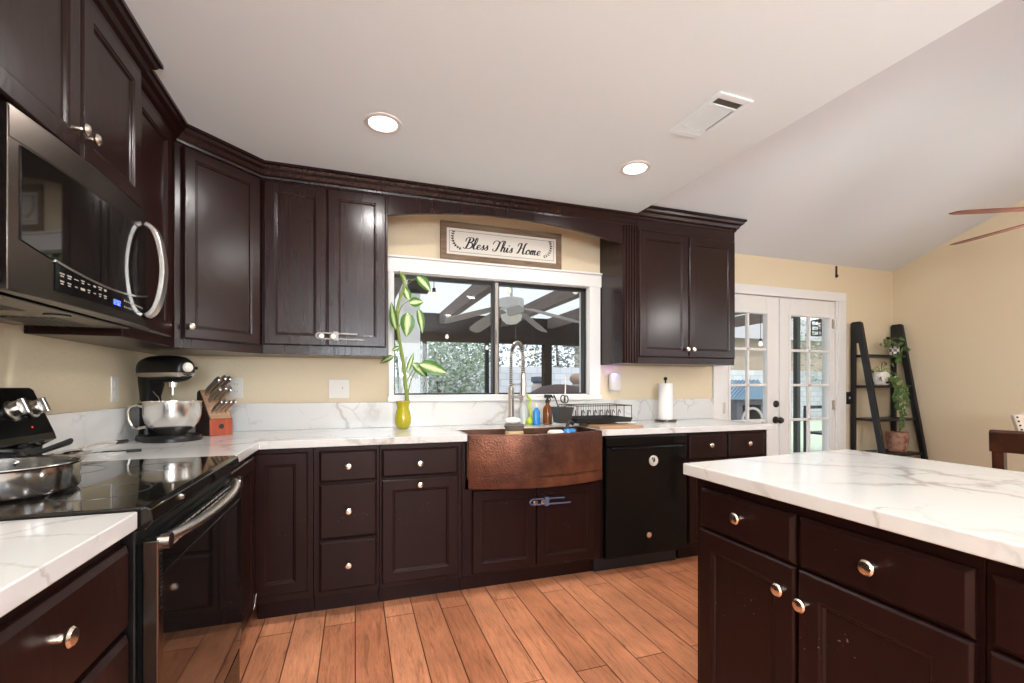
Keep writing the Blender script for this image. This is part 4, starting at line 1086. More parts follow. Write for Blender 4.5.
# ------------------------------------------------------------------ cutting board, dish rack
t = tag(MB().box(1.462, 1.790, 2.575, 2.86, CT + .0005, CT + .016).build('cutting_board', BOARDWOOD, smooth=False, bevel=.003), 'tan wooden cutting board lying under the dish rack', 'cutting board')
RZ = CT + .0165
t = thing('dish_rack', 'black wire dish rack with a drip tray on the cutting board', 'dish rack', (1.375, 2.715, RZ))
RW_, RD_ = .425, .30
f = MB(); f.rings([[(x, y, .010) for x, y in ((.01, .01), (RW_ - .01, .01), (RW_ - .01, RD_ - .01), (.01, RD_ - .01))], [(x, y, .042) for x, y in ((0, 0), (RW_, 0), (RW_, RD_), (0, RD_))], [(x, y, .042) for x, y in ((.008, .008), (RW_ - .008, .008), (RW_ - .008, RD_ - .008), (.008, RD_ - .008))], [(x, y, .016) for x, y in ((.016, .016), (RW_ - .016, .016), (RW_ - .016, RD_ - .016), (.016, RD_ - .016))]])
f.build('drip_tray', MATTB, t, smooth=False)
for (x, y) in ((.10, .03), (RW_ - .03, .03), (.10, RD_ - .03), (RW_ - .03, RD_ - .03)): MB().lathe([(.010, 0), (.012, .004), (.010, .013)], (x, y, 0), seg=12).build('foot', MATTB, t)
f = MB(); zt = .125; e = .006
f.tube([(e, e, zt), (RW_ - e, e, zt), (RW_ - e, RD_ - e, zt), (e, RD_ - e, zt), (e, e, zt)], .0032, 6); f.tube([(e, e, .036), (RW_ - e, e, .036), (RW_ - e, RD_ - e, .036), (e, RD_ - e, .036), (e, e, .036)], .0025, 6)
for k in range(22):
    x = e + (RW_ - 2 * e) * k / 21; f.tube([(x, RD_ - e, .036), (x, RD_ - e, zt)], .0016, 5)
    if k % 3 == 0: f.tube([(x, e, .036), (x, RD_ - e, .036)], .0018, 5)
for y in (e, RD_ * .33, RD_ * .66, RD_ - e):
    for x in (e, RW_ - e): f.tube([(x, y, .036), (x, y, zt)], .0026, 5)
f.build('wire_frame', MATTB, t)
f = MB()
for k in range(7):
    x = .09 + k * .047
    f.tube([(x, .10, .036), (x, .10, .075), (x + .008, .10, .092), (x + .016, .10, .080), (x + .018, .10, .070)], .0030, 6, smooth=3); f.tube([(x, .20, .036), (x, .20, .088)], .0030, 6)
f.build('plate_prongs', MATTB, t)
f = MB(); f.box(RW_ - .13, RW_ + .012, -.020, .012, .006, .012); f.build('drip_spout', PLASTIC_W, t, smooth=False, bevel=.003)
f = MB(); cx0 = -.012
def cupring(z, k, ins=0): return [(cx0 - .055 + sx * (.052 * k - ins), .085 + sy * (.072 * k - ins), z) for sx, sy in ((-1, -1), (1, -1), (1, 1), (-1, 1))]
f.rings([cupring(.012, .74), cupring(.118, 1.0), cupring(.118, 1.0, .004), cupring(.018, .74, .004)]); f.build('utensil_cup', mat('dark_grey_plastic', (0.045, 0.042, 0.038), 0.45, build=flat), t, smooth=False, bevel=.003)
cupx, cupy = 1.375 + cx0 - .055, 2.715 + .085
t = thing('scissors', 'black handled kitchen scissors standing in the utensil cup', 'scissors', (cupx + .012, cupy, RZ + .022))
f = MB(); f.tube([(-.006 + .016 * math.cos(a), 0, .150 + .024 * math.sin(a)) for a in [2 * PI * i / 14 for i in range(15)]], .004, 6); f.tube([(.020 + .014 * math.cos(a), .004, .146 + .024 * math.sin(a)) for a in [2 * PI * i / 14 for i in range(15)]], .004, 6); f.build('grips', MATTB, t)
f = MB(); f.box(-.006, .004, -.001, .001, 0, .126); f.box(.004, .014, .001, .003, 0, .124); f.build('blades', STEEL, t, smooth=False)
t = thing('peeler', 'black slotted utensil leaning left in the utensil cup', 'utensil', (cupx - .015, cupy + .01, RZ + .022))
f = MB(); f.tube([(.008, 0, 0), (-.010, 0, .10), (-.028, 0, .150)], .004, 6); f.lathe([(.001, 0), (.010, .004), (.012, .02), (.007, .034), (.001, .036)], (-.027, 0, .146), (-.45, 0, .9), sx=1, sy=.3); f.build('handle', MATTB, t)
t = thing('straw', 'white reusable straw standing tall in the utensil cup', 'straw', (cupx + .033, cupy + .035, RZ + .022))
f = MB(); f.cyl((0, 0, 0), (.010, 0, .300), .0045); f.build('tube', PLASTIC_W, t)

# ------------------------------------------------------------------ paper towel holder
p = spot(665.5, 3.0)
t = thing('paper_towel_holder', 'steel paper towel holder with a black finial near the door end of the worktop', 'paper towel holder', p)
f = MB(); f.lathe([(.080, 0), (.083, .003), (.083, .011), (.076, .015), (.001, .015)], seg=36); f.build('base', BRONZE, t)
f = MB(); f.cyl((0, 0, .015), (0, 0, .318), .006); f.build('rod', MATTB, t)
f = MB(); f.lathe([(.005, .316), (.013, .322), (.015, .332), (.010, .342), (.001, .345)]); f.build('finial', MATTB, t)
t = thing('paper_towel_roll', 'white paper towel roll on the steel holder', 'paper towel', p + Vector((0, 0, .0155)))
f = MB(); f.lathe([(.019, 0), (.052, 0), (.0535, .002), (.0535, .278), (.052, .280), (.019, .280)], caps=False, seg=36)
f.lathe([(.0535, .001), (.0545, .001), (.0545, .279), (.0535, .279)], caps=False, seg=36); f.build('roll', PAPER, t)
f = MB(); f.lathe([(.019, .001), (.019, .279), (.0172, .279), (.0172, .001)], caps=False); f.build('core', BOARDWOOD, t)

# ------------------------------------------------------------------ pan and utensils by the range
t = thing('saute_pan', 'shiny steel saute pan on the front burner of the range', 'pan', (-.822, 1.463, .9225))
f = MB(); f.lathe([(.136, 0), (.143, .004), (.147, .012), (.148, .066), (.152, .071), (.151, .073), (.144, .069), (.143, .012), (.135, .005), (.001, .005)], seg=56); f.build('body', STEEL, t)
f = MB(); f.lathe([(.001, .0052), (.134, .0052), (.134, .0056), (.001, .0058)], seg=40); f.build('cooking_surface', mat('dark_nonstick', (0.02, 0.018, 0.016), 0.22, build=flat), t)
f = MB(); a0 = math.radians(122)
def pol(r, da, z): return (r * math.cos(a0 + da), r * math.sin(a0 + da), z)
f.tube([pol(.148, -.26, .050), pol(.172, -.28, .062), pol(.196, -.22, .080), pol(.200, 0, .084), pol(.196, .22, .080), pol(.172, .28, .062), pol(.148, .26, .050)], .0075, 8, smooth=4); f.build('helper_handle', MATTB, t)
for da in (-.26, .26): MB().sphere(pol(.1425, da, .055), .007, seg=10, rg=6).build('rivet', STEEL, t)
f = MB(); a0 = math.radians(238); f.tube([pol(.146, 0, .050), pol(.20, 0, .066), pol(.30, 0, .078), pol(.34, 0, .080)], .010, 8, .011, smooth=4); f.build('long_handle', STEEL, t)
a, b2 = atz(31, 457, .935), atz(70, 441.5, 1.0); a = Vector((-1.0, 2.055, .9235)); 
t = thing('spoon_rest', 'silver spoon rest lying on the worktop beside the range backguard', 'spoon rest', (-.985, 2.110, CT + .0005))
f = MB(); f.lathe([(.001, .004), (.036, .004), (.060, .020), (.066, .024), (.060, .026), (.036, .010), (.001, .009)], sx=1.0, sy=1.1, seg=32); f.build('tray', STEEL, t)
t = thing('serving_spoon', 'long steel serving spoon with a dark tipped handle on the spoon rest', 'spoon', (-.985, 2.110, CT + .026))
c = t.location.copy(); e1 = atz(127, 441, .948) - c
f = MB(); f.tube([Vector((.004, .03, .004)), Vector((.006, .07, .014)), e1 * .5 + Vector((0, 0, .014)), e1 * .80 + Vector((0, 0, .004))], .0065, 8, .0075, flat=.6, smooth=5); f.build('handle', STEEL, t)
f = MB(); f.tube([e1 * .79 + Vector((0, 0, .0045)), e1], .0082, 8); f.build('handle_tip', MATTB, t)
f = MB(); f.sphere((0, -.01, .006), .036, .052, .010, 18, 8); f.build('bowl', STEEL, t)
t = thing('spatula', 'black spatula leaning over the back edge of the pan', 'spatula', (-.90, 1.675, .9225))
e0, e2 = at(29, 456, 1.80) - Vector((-.90, 1.675, .9225)), at(70, 441.5, 1.93) - Vector((-.90, 1.675, .9225))
f = MB(); f.tube([e0, e0.lerp(e2, .5), e2], .010, 8, .015, flat=.6); f.build('handle', MATTB, t)
f = MB(); f.rings([[(-.03, -.10, .001), (.03, -.10, .001), (.04, -.10, .003), (-.03, -.10, .003)], [(.0, -.02, .002), (.04, -.02, .002), (.04, -.02, .006), (.0, -.02, .006)]]); f.build('blade', MATTB, t)
t = thing('serving_fork', 'short dark tipped utensil lying in front of the serving spoon', 'utensil', (-.945, 2.26, CT + .0065))
f = MB(); f.tube([(-.07, -.02, 0), (0, 0, .002), (.06, .025, .0)], .005, 8, flat=.6); f.build('shaft', STEEL, t)
f = MB(); f.tube([(.0601, .025, 0), (.105, .043, 0)], .0058, 8); f.build('handle_tip', MATTB, t)

# ------------------------------------------------------------------ ladder shelf in the corner
t = thing('ladder_shelf', 'black ladder shelf in the corner beside the french door', 'shelf', (4.835, 3.10, 0))
LX = .285
def fy(z): return -.035 - .275 * (1.78 - z) / 1.78
for s in (-1, 1):
    f = MB(); x0, x1 = s * LX - .016, s * LX + .016
    f.prism([(.018, 0), (.055, 0), (.055, 1.79), (.04, 1.805), (-.03, 1.805), (-.045, 1.79), (fy(0) - .025, 0), (fy(0) + .018, 0), (-.018, 1.60), (.015, 1.60)], 'x', x0, x1)
    f.build('side_frame', SHELFB, t, smooth=False, bevel=.004)
for z in (1.478, 1.185, .872, .548, .24):
    f = MB(); f.box(-LX + .022, LX - .022, fy(z) - .005, .05, z - .012, z + .012); f.build('shelf_board', SHELFB, t, smooth=False, bevel=.003)

def pot_at(px, y, z, label, name='potted_plant', cat='plant'):
    return thing(name, label, cat, (at(px, 400, y).x, y, z))
def ivy(parent, starts, n, spread, size, drop=0, seed=1):
    rnd = random.Random(seed); f = MB(); st = MB()
    for k in range(n):
        a = rnd.uniform(0, 2 * PI); r = spread * rnd.uniform(.3, 1)
        s = Vector(starts); z = rnd.uniform(-drop, .09) if drop else rnd.uniform(.0, .11)
        e = s + Vector((r * math.cos(a), min(.03, r * math.sin(a) * .7 - .01), z))
        m_ = s.lerp(e, .5) + Vector((0, 0, .04))
        st.tube([s, m_, e], .0022, 5, .0014, smooth=3)
        d = Vector((math.cos(a), -abs(math.sin(a)) * .5, rnd.uniform(-.7, .3)))
        f.leaf(e, d, (rnd.uniform(-.4, .4), -1, rnd.uniform(.2, .8)), size * rnd.uniform(.7, 1.2), size * rnd.uniform(.55, .8), .2, nl=4)
    f.build('leaves', IVY, parent); st.build('stems', STEM, parent)
ZS = (1.490, 1.197, .884, .560)
t = pot_at(894, 3.03, ZS[0] + .0005, 'leafy plant in a black and white patterned mug on the top shelf')
def checker(nt, b):
    c = N(nt, 'ShaderNodeTexChecker', Scale=42.0); c.inputs['Color1'].default_value = (.75, .72, .70, 1); c.inputs['Color2'].default_value = (.05, .04, .045, 1)
    nt.links.new(coords(nt, (1, 1, .8), (0, 0, .5)), c.inputs['Vector']); nt.links.new(c.outputs['Color'], b.inputs['Base Color'])
f = MB(); f.lathe([(.034, 0), (.040, .004), (.043, .085), (.040, .085), (.036, .07), (.001, .068)]); mug = f.build('mug', mat('black_white_pattern_glaze', (.5, .5, .5), .3, build=checker), t)
f = MB(); f.tube([(.040, 0, .070), (.062, 0, .066), (.064, 0, .035), (.041, 0, .022)], .005, smooth=4); f.build('handle', PLASTIC_W, mug)
ivy(t, (-.115, -.02, .075), 15, .085, .062, .05, 3)
ivy(t, (-.03, -.085, .005), 5, .055, .095, .05, 9)
t = pot_at(881, 3.00, ZS[1] + .0005, 'plant in a round white pot with a dark figure on the second shelf')
t.scale = (1.2, 1.2, 1.25)
f = MB(); f.lathe([(.042, 0), (.056, .012), (.062, .045), (.054, .085), (.040, .10), (.036, .098), (.048, .08), (.001, .075)]); pt = f.build('pot', PLASTIC_W, t)
f = MB(); f.prism([(-.022, .012), (.024, .012), (.030, .024), (.004, .034), (-.006, .048), (-.016, .046), (-.010, .030), (-.028, .024)], 'y', -.064, -.052); f.build('figure_mark', MATTB, pt, smooth=False)
ivy(t, (0, 0, .09), 12, .10, .05, .05, 5)
t = pot_at(888, 2.965, ZS[1] + .0005, 'trailing green vine hanging down from the second shelf')
f = MB(); f.lathe([(.024, 0), (.030, .05), (.027, .05), (.001, .045)]); f.build('pot', MATTB, t)
rnd = random.Random(11); f = MB(); st = MB()
for k in range(7):
    dx = (k - 3) * .024 - .045; n = 6; L = (.14, .24, .33, .39, .36, .26, .12)[k]
    pts = [Vector((dx * .3, -.01, .05)), Vector((dx * .8, -.075, .07)), Vector((dx, -.118, .0))] + [Vector((dx + .022 * math.sin(i * 1.3 + k) + (.03 * i / n), -.124, -L * i / n)) for i in range(1, n + 1)]
    st.tube(pts, .0022, 5, smooth=3)
    for p in pts[1:]:
        for q in range(2 if rnd.random() < .6 else 1):
            sgn = rnd.choice((-1, 1)); d = Vector((sgn * rnd.uniform(.3, 1), -.2, -rnd.uniform(.1, .9)))
            f.leaf(p, d, (rnd.uniform(-.3, .3), -1, rnd.uniform(0, .6)), rnd.uniform(.038, .062), rnd.uniform(.026, .042), .2, nl=4)
f.build('leaves', IVY, t); st.build('stems', STEM, t)
t = pot_at(897.5, 2.99, ZS[3] + .0005, 'weathered terracotta pot on the lower shelf of the ladder shelf', 'flower_pot', 'pot')
t.scale = (.90, .90, 1.0)
f = MB(); f.lathe([(.072, 0), (.080, .006), (.094, .140), (.100, .142), (.100, .185), (.092, .188), (.090, .150), (.070, .12), (.001, .12)], seg=32); f.build('pot', TERRA, t)
f = MB(); f.lathe([(.001, .145), (.088, .145), (.088, .150), (.001, .154)]); f.build('soil', SOIL, t)

# ------------------------------------------------------------------ dining chairs
p = Vector((3.105, 1.432, 0)); d = Vector((.06, -.43)); 
t = thing('dining_chair', 'dark cherry wood dining chair back beyond the island', 'chair', p, math.atan2(d.y, d.x))
w = .44
for x in (.0, w - .045):
    f = MB(); f.prism([(-.02, 0), (.022, 0), (.022, .47), (-.028 + .022, .90), (-.05, .90), (-.022, .47)], 'x', x, x + .045); f.build('back_post', CHAIRWOOD, t, smooth=False, bevel=.004)
    f = MB(); f.box(x, x + .045, .38, .425, 0, .44); f.build('front_leg', CHAIRWOOD, t, smooth=False, bevel=.004)
f = MB()
f.prism([(-.058, .855), (-.012, .855), (-.016, .958), (-.024, .966), (-.056, .966), (-.064, .956)], 'x', -.006, w + .006); f.build('top_rail', CHAIRWOOD, t, smooth=False, bevel=.005)
f = MB(); f.box(.045, w - .045, -.030, -.008, .62, .70); f.build('middle_rail', CHAIRWOOD, t, smooth=False, bevel=.004)
f = MB(); f.box(-.01, w + .01, .0, .44, .44, .475); f.build('seat', CHAIRWOOD, t, smooth=False, bevel=.01)
p = at(1013, 415, 1.75)
t = thing('upholstered_chair', 'cream upholstered chair with dark nailheads along its back edge', 'chair', (p.x, 1.75, 0), math.radians(-55))
f = MB(); hw = .25
poly = [(.13, .46), (.0, p.z - .03), (-.005, p.z), (.03, p.z + .004), (.09, p.z + .045), (hw, p.z + .08), (2 * hw - .09, p.z + .045), (2 * hw - .03, p.z + .004), (2 * hw + .005, p.z), (2 * hw, p.z - .03), (2 * hw - .13, .46)]
f.prism(poly, 'y', -.03, .05); back = f.build('backrest', CREAMF, t, smooth=False, bevel=.010)
f = MB()
for k in range(16):
    z = p.z - .012 - k * .026; x = .010 + .13 * (p.z - z) / (p.z - .46)
    for xx in (x, 2 * hw - x): f.sphere((xx, -.032, z), .0062, .003, .0062, 8, 4)
f.build('nailheads', MATTB, back)
f = MB(); f.box(0, 2 * hw, .05, .52, .36, .48); f.build('seat', CREAMF, t, smooth=False, bevel=.02)
for x in (.03, 2 * hw - .07):
    for y in (0, .46): MB().box(x, x + .04, y, y + .04, 0, .36).build('leg', CHAIRWOOD, t, smooth=False, bevel=.003)
for x in (.012, 2 * hw - .052): MB().box(x, x + .04, -.02, .04, .36, .47).build('back_post', CHAIRWOOD, t, smooth=False)

# ------------------------------------------------------------------ dining ceiling fan
FC = Vector((3.40, 1.20, 2.06)); FR = .616
t = thing('ceiling_fan', 'ceiling fan with thin reddish wood blades over the dining side', 'ceiling fan', FC)
zt = vault(FC.y) - FC.z
f = MB(); f.cyl((0, 0, .08), (0, 0, zt - .04), .014); f.build('downrod', BRONZE, t)
f = MB(); f.lathe([(.02, zt - .075), (.065, zt - .03), (.07, zt + .02), (.001, zt + .02)]); f.build('canopy', BRONZE, t)
f = MB(); f.lathe([(.001, -.03), (.06, -.028), (.10, -.015), (.110, .02), (.095, .06), (.05, .09), (.001, .095)]); f.build('motor', BRONZE, t)
f = MB(); f.lathe([(.04, -.028), (.075, -.035), (.075, -.05), (.04, -.055)]); f.build('light_fitter', BRONZE, t)
f = MB(); f.sphere((0, 0, -.115), .085, .085, .065, 24, 12); f.build('light_globe', FANGLOBE, t)
a1 = math.atan2(1.476 - FC.y, 2.85 - FC.x)
for k in range(5):
    a = a1 - k * 2 * PI / 5; ca, sa = math.cos(a), math.sin(a); tl = -.16
    def bp(r, w, dz): return (r * ca - w * sa, r * sa + w * ca, dz + w * tl)
    f = MB(); rs = [[bp(r, -w, -.003), bp(r, w, -.003), bp(r, w, .003), bp(r, -w, .003)] for r, w in ((.16, .040), (.28, .050), (.48, .056), (.58, .050), (FR, .026))]
    f.rings(rs); bl = f.build('blade', FANWOOD, t, smooth=False, bevel=.002)
    f = MB(); f.rings([[bp(r, -w, -.009), bp(r, w, -.009), bp(r, w, -.003), bp(r, -w, -.003)] for r, w in ((.085, .02), (.22, .03))]); f.build('blade_iron', BRONZE, bl, smooth=False)

# ------------------------------------------------------------------ outside: covered patio and garden
CONC = mat('pale_concrete', (0.62, 0.60, 0.58), 0.9, build=paint(.4, 20))
def gravel(nt, b):
    n = N(nt, 'ShaderNodeTexNoise', Scale=7.0, Detail=8.0, Roughness=.7); nt.links.new(coords(nt), n.inputs['Vector'])
    nt.links.new(ramp(nt, n.outputs['Fac'], [(.35, (.36, .37, .40)), (.6, (.80, .82, .86))]), b.inputs['Base Color'])
GRAV = mat('pale_gravel', (.7, .7, .7), .9, build=gravel)
def lawn(nt, b):
    n = N(nt, 'ShaderNodeTexNoise', Scale=30.0, Detail=5.0); nt.links.new(coords(nt), n.inputs['Vector'])
    nt.links.new(ramp(nt, n.outputs['Fac'], [(.35, (.46, .55, .38)), (.65, (.66, .72, .58))]), b.inputs['Base Color'])
LAWN = mat('sunlit_lawn', (.4, .5, .3), .95, build=lawn)
def block(nt, b):
    br = N(nt, 'ShaderNodeTexBrick', Scale=1.0); br.inputs['Brick Width'].default_value = .40; br.inputs['Row Height'].default_value = .20; br.inputs['Mortar Size'].default_value = .008
    br.inputs['Color1'].default_value = (.55, .56, .60, 1); br.inputs['Color2'].default_value = (.66, .66, .70, 1); br.inputs['Mortar'].default_value = (.40, .41, .44, 1)
    tc = N(nt, 'ShaderNodeTexCoord'); sp = N(nt, 'ShaderNodeSeparateXYZ'); cb = N(nt, 'ShaderNodeCombineXYZ')
    nt.links.new(tc.outputs['Object'], sp.inputs[0]); nt.links.new(sp.outputs[0], cb.inputs[0]); nt.links.new(sp.outputs[2], cb.inputs[1]); nt.links.new(cb.outputs[0], br.inputs['Vector'])
    nt.links.new(br.outputs['Color'], b.inputs['Base Color'])
BLOCK = mat('grey_block_wall', (.6, .6, .62), .9, build=block)
STUCCO = mat('tan_stucco', (.52, .41, .32), .9, build=paint(.5, 30))
PWHITE = mat('white_patio_paint', (.80, .80, .80), .8, build=paint(.1, 20))
G0 = -.12
struct(MB().box(-9, 7.2, T, 9.2, G0 - .1, G0).build('ground_patio', CONC, smooth=False))
struct(MB().box(-9, 7.2, 9.2, 30, G0 - .1, G0 + .01).build('ground_garden', GRAV, smooth=False))
struct(MB().box(7.2, 30, T, 30, G0 - .1, G0 + .012).build('ground_lawn', LAWN, smooth=False))
ROOFP = bpy.data.materials.new('white_translucent_patio_panel'); ROOFP.use_nodes = True
nt = ROOFP.node_tree; pb = nt.nodes['Principled BSDF']; pb.inputs['Base Color'].default_value = (.86, .87, .88, 1); pb.inputs['Roughness'].default_value = .8
tr = N(nt, 'ShaderNodeBsdfTranslucent'); tr.inputs['Color'].default_value = (.86, .88, .90, 1); mx = N(nt, 'ShaderNodeMixShader'); mx.inputs[0].default_value = .55
nt.links.new(pb.outputs[0], mx.inputs[1]); nt.links.new(tr.outputs[0], mx.inputs[2]); nt.links.new(mx.outputs[0], nt.nodes['Material Output'].inputs['Surface'])
f = MB(); f.face([(-6, T, 2.465), (7.5, T, 2.465), (7.5, 8.25, 2.465), (-6, 8.25, 2.465)]); struct(f.build('roof_patio', ROOFP, smooth=False))
for i, x in enumerate((-2.6, -1.6, -.6, .42, 1.44, 2.56, 3.48, 4.5, 5.5, 6.6)):
    o = MB().box(x - .055, x + .055, T, 8.0, 2.28, 2.46).build('roof_beam', BEAMWOOD, smooth=False); struct(o)
struct(MB().box(-6, 7.5, 7.98, 8.16, 1.98, 2.46).build('roof_header', HEADER, smooth=False))
for x, wv in ((-2.6, .075), (3.45, .075), (6.6, .075)):
    struct(MB().box(x - wv, x + wv, 8.0, 8.0 + 2 * wv, G0, 1.98).build('pillar', HEADER, smooth=False))
struct(MB().box(.50, .74, 5.6, 5.72, G0, 2.46).build('pillar', PWHITE, smooth=False))
for x in (1.146, 2.27): struct(MB().box(x - .035, x + .035, 8.05, 8.12, G0, 1.98).build('pillar', MATTB, smooth=False))
struct(MB().box(-12, 30, 13.4, 13.6, G0, 1.80).build('wall_garden', BLOCK, smooth=False))
# neighbour's house
nb = empty_struct('exterior_house')
MB().box(11.5, 24, 17, 23, G0, 3.4).build('wall', STUCCO, nb, smooth=False)
f = MB(); f.prism([(16.4, 3.4), (20, 5.2), (23.6, 3.4)], 'x', 11, 24.5); f.build('roof', mat('grey_roof_tiles', (.42, .40, .40), .9, build=paint(.6, 12)), nb, smooth=False)

def foliage(parent, c, rx, ry, rz, n, size, m, seed):
    rnd = random.Random(seed); f = MB()
    for k in range(n):
        while True:
            v = Vector((rnd.uniform(-1, 1), rnd.uniform(-1, 1), rnd.uniform(-1, 1)))
            if .25 < v.length < 1: break
        p = Vector(c) + Vector((v.x * rx, v.y * ry, v.z * rz)); s = size * rnd.uniform(.6, 1.3)
        d = Vector((rnd.uniform(-1, 1), rnd.uniform(-1, 1), rnd.uniform(-.8, .6))).normalized(); u = d.orthogonal().normalized()
        f.face([p, p + d * s * .5 + u * s * .28, p + d * s, p + d * s * .5 - u * s * .28])
    return f.build('foliage', m, parent, smooth=False)
def tree(x, y, h, r, n, m, label, seed, name='tree', cat='tree', base=G0 + .01, size=.22):
    t = thing(name, label, cat, (x, y, base), 0, None)
    f = MB(); f.tube([(0, 0, 0), (.05, 0, h * .4), (-.04, .03, h * .75)], .06 * h / 3, 8, .03); f.build('trunk', BARK, t)
    foliage(t, (0, 0, h * .62), r, r * .8, h * .42, n, size, m, seed); return t
TL = ['pale green garden tree filling the left window pane before the garden wall', 'dark grey green tree behind the garden wall beside the spring faucet', 'grey green tree seen above the wall through the right window pane', 'grey green tree behind the patio post in the window', 'pale tree far left behind the white patio post', 'green tree seen through the top of the right hand door leaf', 'pale grey tree seen through the left hand door leaf']
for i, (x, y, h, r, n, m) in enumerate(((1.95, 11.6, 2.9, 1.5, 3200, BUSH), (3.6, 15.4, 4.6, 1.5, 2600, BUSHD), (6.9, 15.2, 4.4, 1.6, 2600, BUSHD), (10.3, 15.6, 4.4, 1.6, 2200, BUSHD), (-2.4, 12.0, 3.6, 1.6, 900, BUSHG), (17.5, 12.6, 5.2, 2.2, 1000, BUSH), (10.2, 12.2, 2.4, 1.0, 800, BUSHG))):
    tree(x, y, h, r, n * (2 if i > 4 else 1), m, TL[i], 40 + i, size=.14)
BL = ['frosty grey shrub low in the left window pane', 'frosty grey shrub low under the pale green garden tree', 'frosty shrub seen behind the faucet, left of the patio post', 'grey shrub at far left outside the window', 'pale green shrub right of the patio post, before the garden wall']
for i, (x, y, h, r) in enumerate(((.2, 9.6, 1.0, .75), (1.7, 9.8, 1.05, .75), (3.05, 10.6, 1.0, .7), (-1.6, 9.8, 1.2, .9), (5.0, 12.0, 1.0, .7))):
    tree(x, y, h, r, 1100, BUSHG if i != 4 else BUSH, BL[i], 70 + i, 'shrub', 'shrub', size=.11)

# patio ceiling fan
P = at(511.5, 304, 4.85)
t = thing('patio_fan', 'white patio ceiling fan with a round light, seen through the window', 'ceiling fan', (P.x, 4.85, P.z))
t.scale = (1.22, 1.22, 1.22)
zt = (2.46 - P.z) / 1.22
f = MB(); f.cyl((0, 0, .05), (0, 0, zt - .03), .014); f.lathe([(.05, zt - .03), (.06, zt), (.001, zt)], caps=True); f.build('downrod', PWHITE, t)
f = MB(); f.lathe([(.05, .06), (.110, .045), (.115, .03), (.112, -.03), (.10, -.045), (.045, -.055), (.045, -.09), (.001, -.09)]); f.build('motor', PWHITE, t)
f = MB(); f.lathe([(.05, -.091), (.098, -.10), (.098, -.115), (.085, -.15), (.05, -.18), (.001, -.19)]); f.build('light_globe', mat('frosted_globe', (.8, .78, .72), .3, build=flat), t)
BLW = mat('grey_brown_fan_blade', (.30, .26, .23), .5, build=flat)
for k in range(5):
    a = math.radians(-33) + k * 2 * PI / 5; ca, sa = math.cos(a), math.sin(a)
    def bp(r, w, dz): return (r * ca - w * sa, r * sa + w * ca, dz + w * .30 - .05 - .30 * max(0, r - .15))
    f = MB(); f.rings([[bp(r, -w, -.003), bp(r, w, -.003), bp(r, w, .004), bp(r, -w, .004)] for r, w in ((.11, .03), (.20, .055), (.45, .066), (.58, .062), (.62, .035))]); f.build('blade', BLW, t, smooth=False, bevel=.002)
f = MB(); f.tube([(.03, -.02, -.19), (.032, -.02, -.30)], .002, 5); f.sphere((.032, -.02, -.31), .008, seg=8, rg=6); f.build('pull_chain', BRONZE, t)

# string lights
def pendant(px, py, y, label, drop=.10):
    p = at(px, py, y); t = thing('string_light', label, 'string light', p)
    f = MB(); f.lathe([(.016, .035), (.018, .0), (.014, -.002)], (0, 0, .03), seg=12); f.cyl((0, 0, .06), (0, 0, 2.46 - p.z if y < 8 else drop + .1), .004, seg=6); f.build('socket', MATTB, t)
    f = MB(); f.lathe([(.012, .028), (.022, .01), (.030, -.015), (.026, -.036), (.012, -.048), (.001, -.05)], seg=14); f.build('bulb', BULB, t)
for a in ((434, 295, 4.4, 'string light bulb hanging at the top of the left window pane'), (508, 289, 4.2, 'string light bulb above the patio fan'), (575.5, 289, 4.0, 'string light bulb at the top right window corner'), (447, 336, 7.9, 'string light bulb in front of the patio header'), (533, 352, 7.6, 'string light bulb between the fan and the patio post'), (487, 347, 7.9, 'string light bulb left of the window mullion'),
          (760.5, 343, 5.2, 'string light bulb in the left hand door leaf'), (798.5, 331, 5.2, 'string light bulb in the right hand door leaf')): pendant(*a)
# flood light fixture near the top of the left pane
P = at(418, 287, 4.6); t = thing('flood_light', 'dark patio flood light behind the top leaves of the plant', 'flood light', P)
MB().box(-.10, .10, -.04, .04, -.06, .06).build('housing', MATTB, t, smooth=False, bevel=.01); MB().cyl((0, 0, .06), (0, 0, 2.46 - P.z), .015).build('bracket', MATTB, t)
# round covered patio table with two pots on it
P = at(560, 392, 6.6)
t = thing('patio_table', 'round domed brown patio table cover outside the window', 'patio table', (P.x, 6.6, G0))
f = MB(); h = P.z - G0; f.lathe([(.10, 0), (.52, .02), (.55, .5 * h), (.56, h * .90), (.50, h * .98), (.30, h * 1.07), (.08, h * 1.10), (.001, h * 1.10)], seg=36); f.build('cover', mat('purple_brown_cover', (.13, .085, .085), .7, build=paint(.3, 20)), t)
P2 = at(538, 384, 9.3); t = thing('garden_pot', 'pale pot with a blue top outside, left of the patio post', 'pot', (P2.x, 9.3, G0 + .012)); hh = P2.z - G0
MB().lathe([(.14, 0), (.16, .05), (.14, hh - .05), (.10, hh), (.001, hh)]).build('pot', mat('pale_pink_glaze', (.6, .5, .46), .4, build=flat), t); MB().lathe([(.10, hh), (.16, hh + .05), (.15, hh + .14), (.001, hh + .16)]).build('blue_top', mat('slate_blue', (.07, .10, .15), .5, build=flat), t)
P2 = at(577, 382, 9.3); t = thing('garden_pot', 'round brown pot outside, right of the patio post', 'pot', (P2.x, 9.3, G0 + .012)); hh = P2.z - G0
MB().lathe([(.14, 0), (.16, .05), (.13, hh - .1), (.08, hh - .05), (.001, hh - .05)]).build('stand', mat('grey_tan_stone', (.42, .38, .34), .8, build=flat), t); MB().sphere((0, 0, hh + .06), .17, .17, .13).build('globe', mat('brown_clay', (.34, .25, .20), .7, build=flat), t)

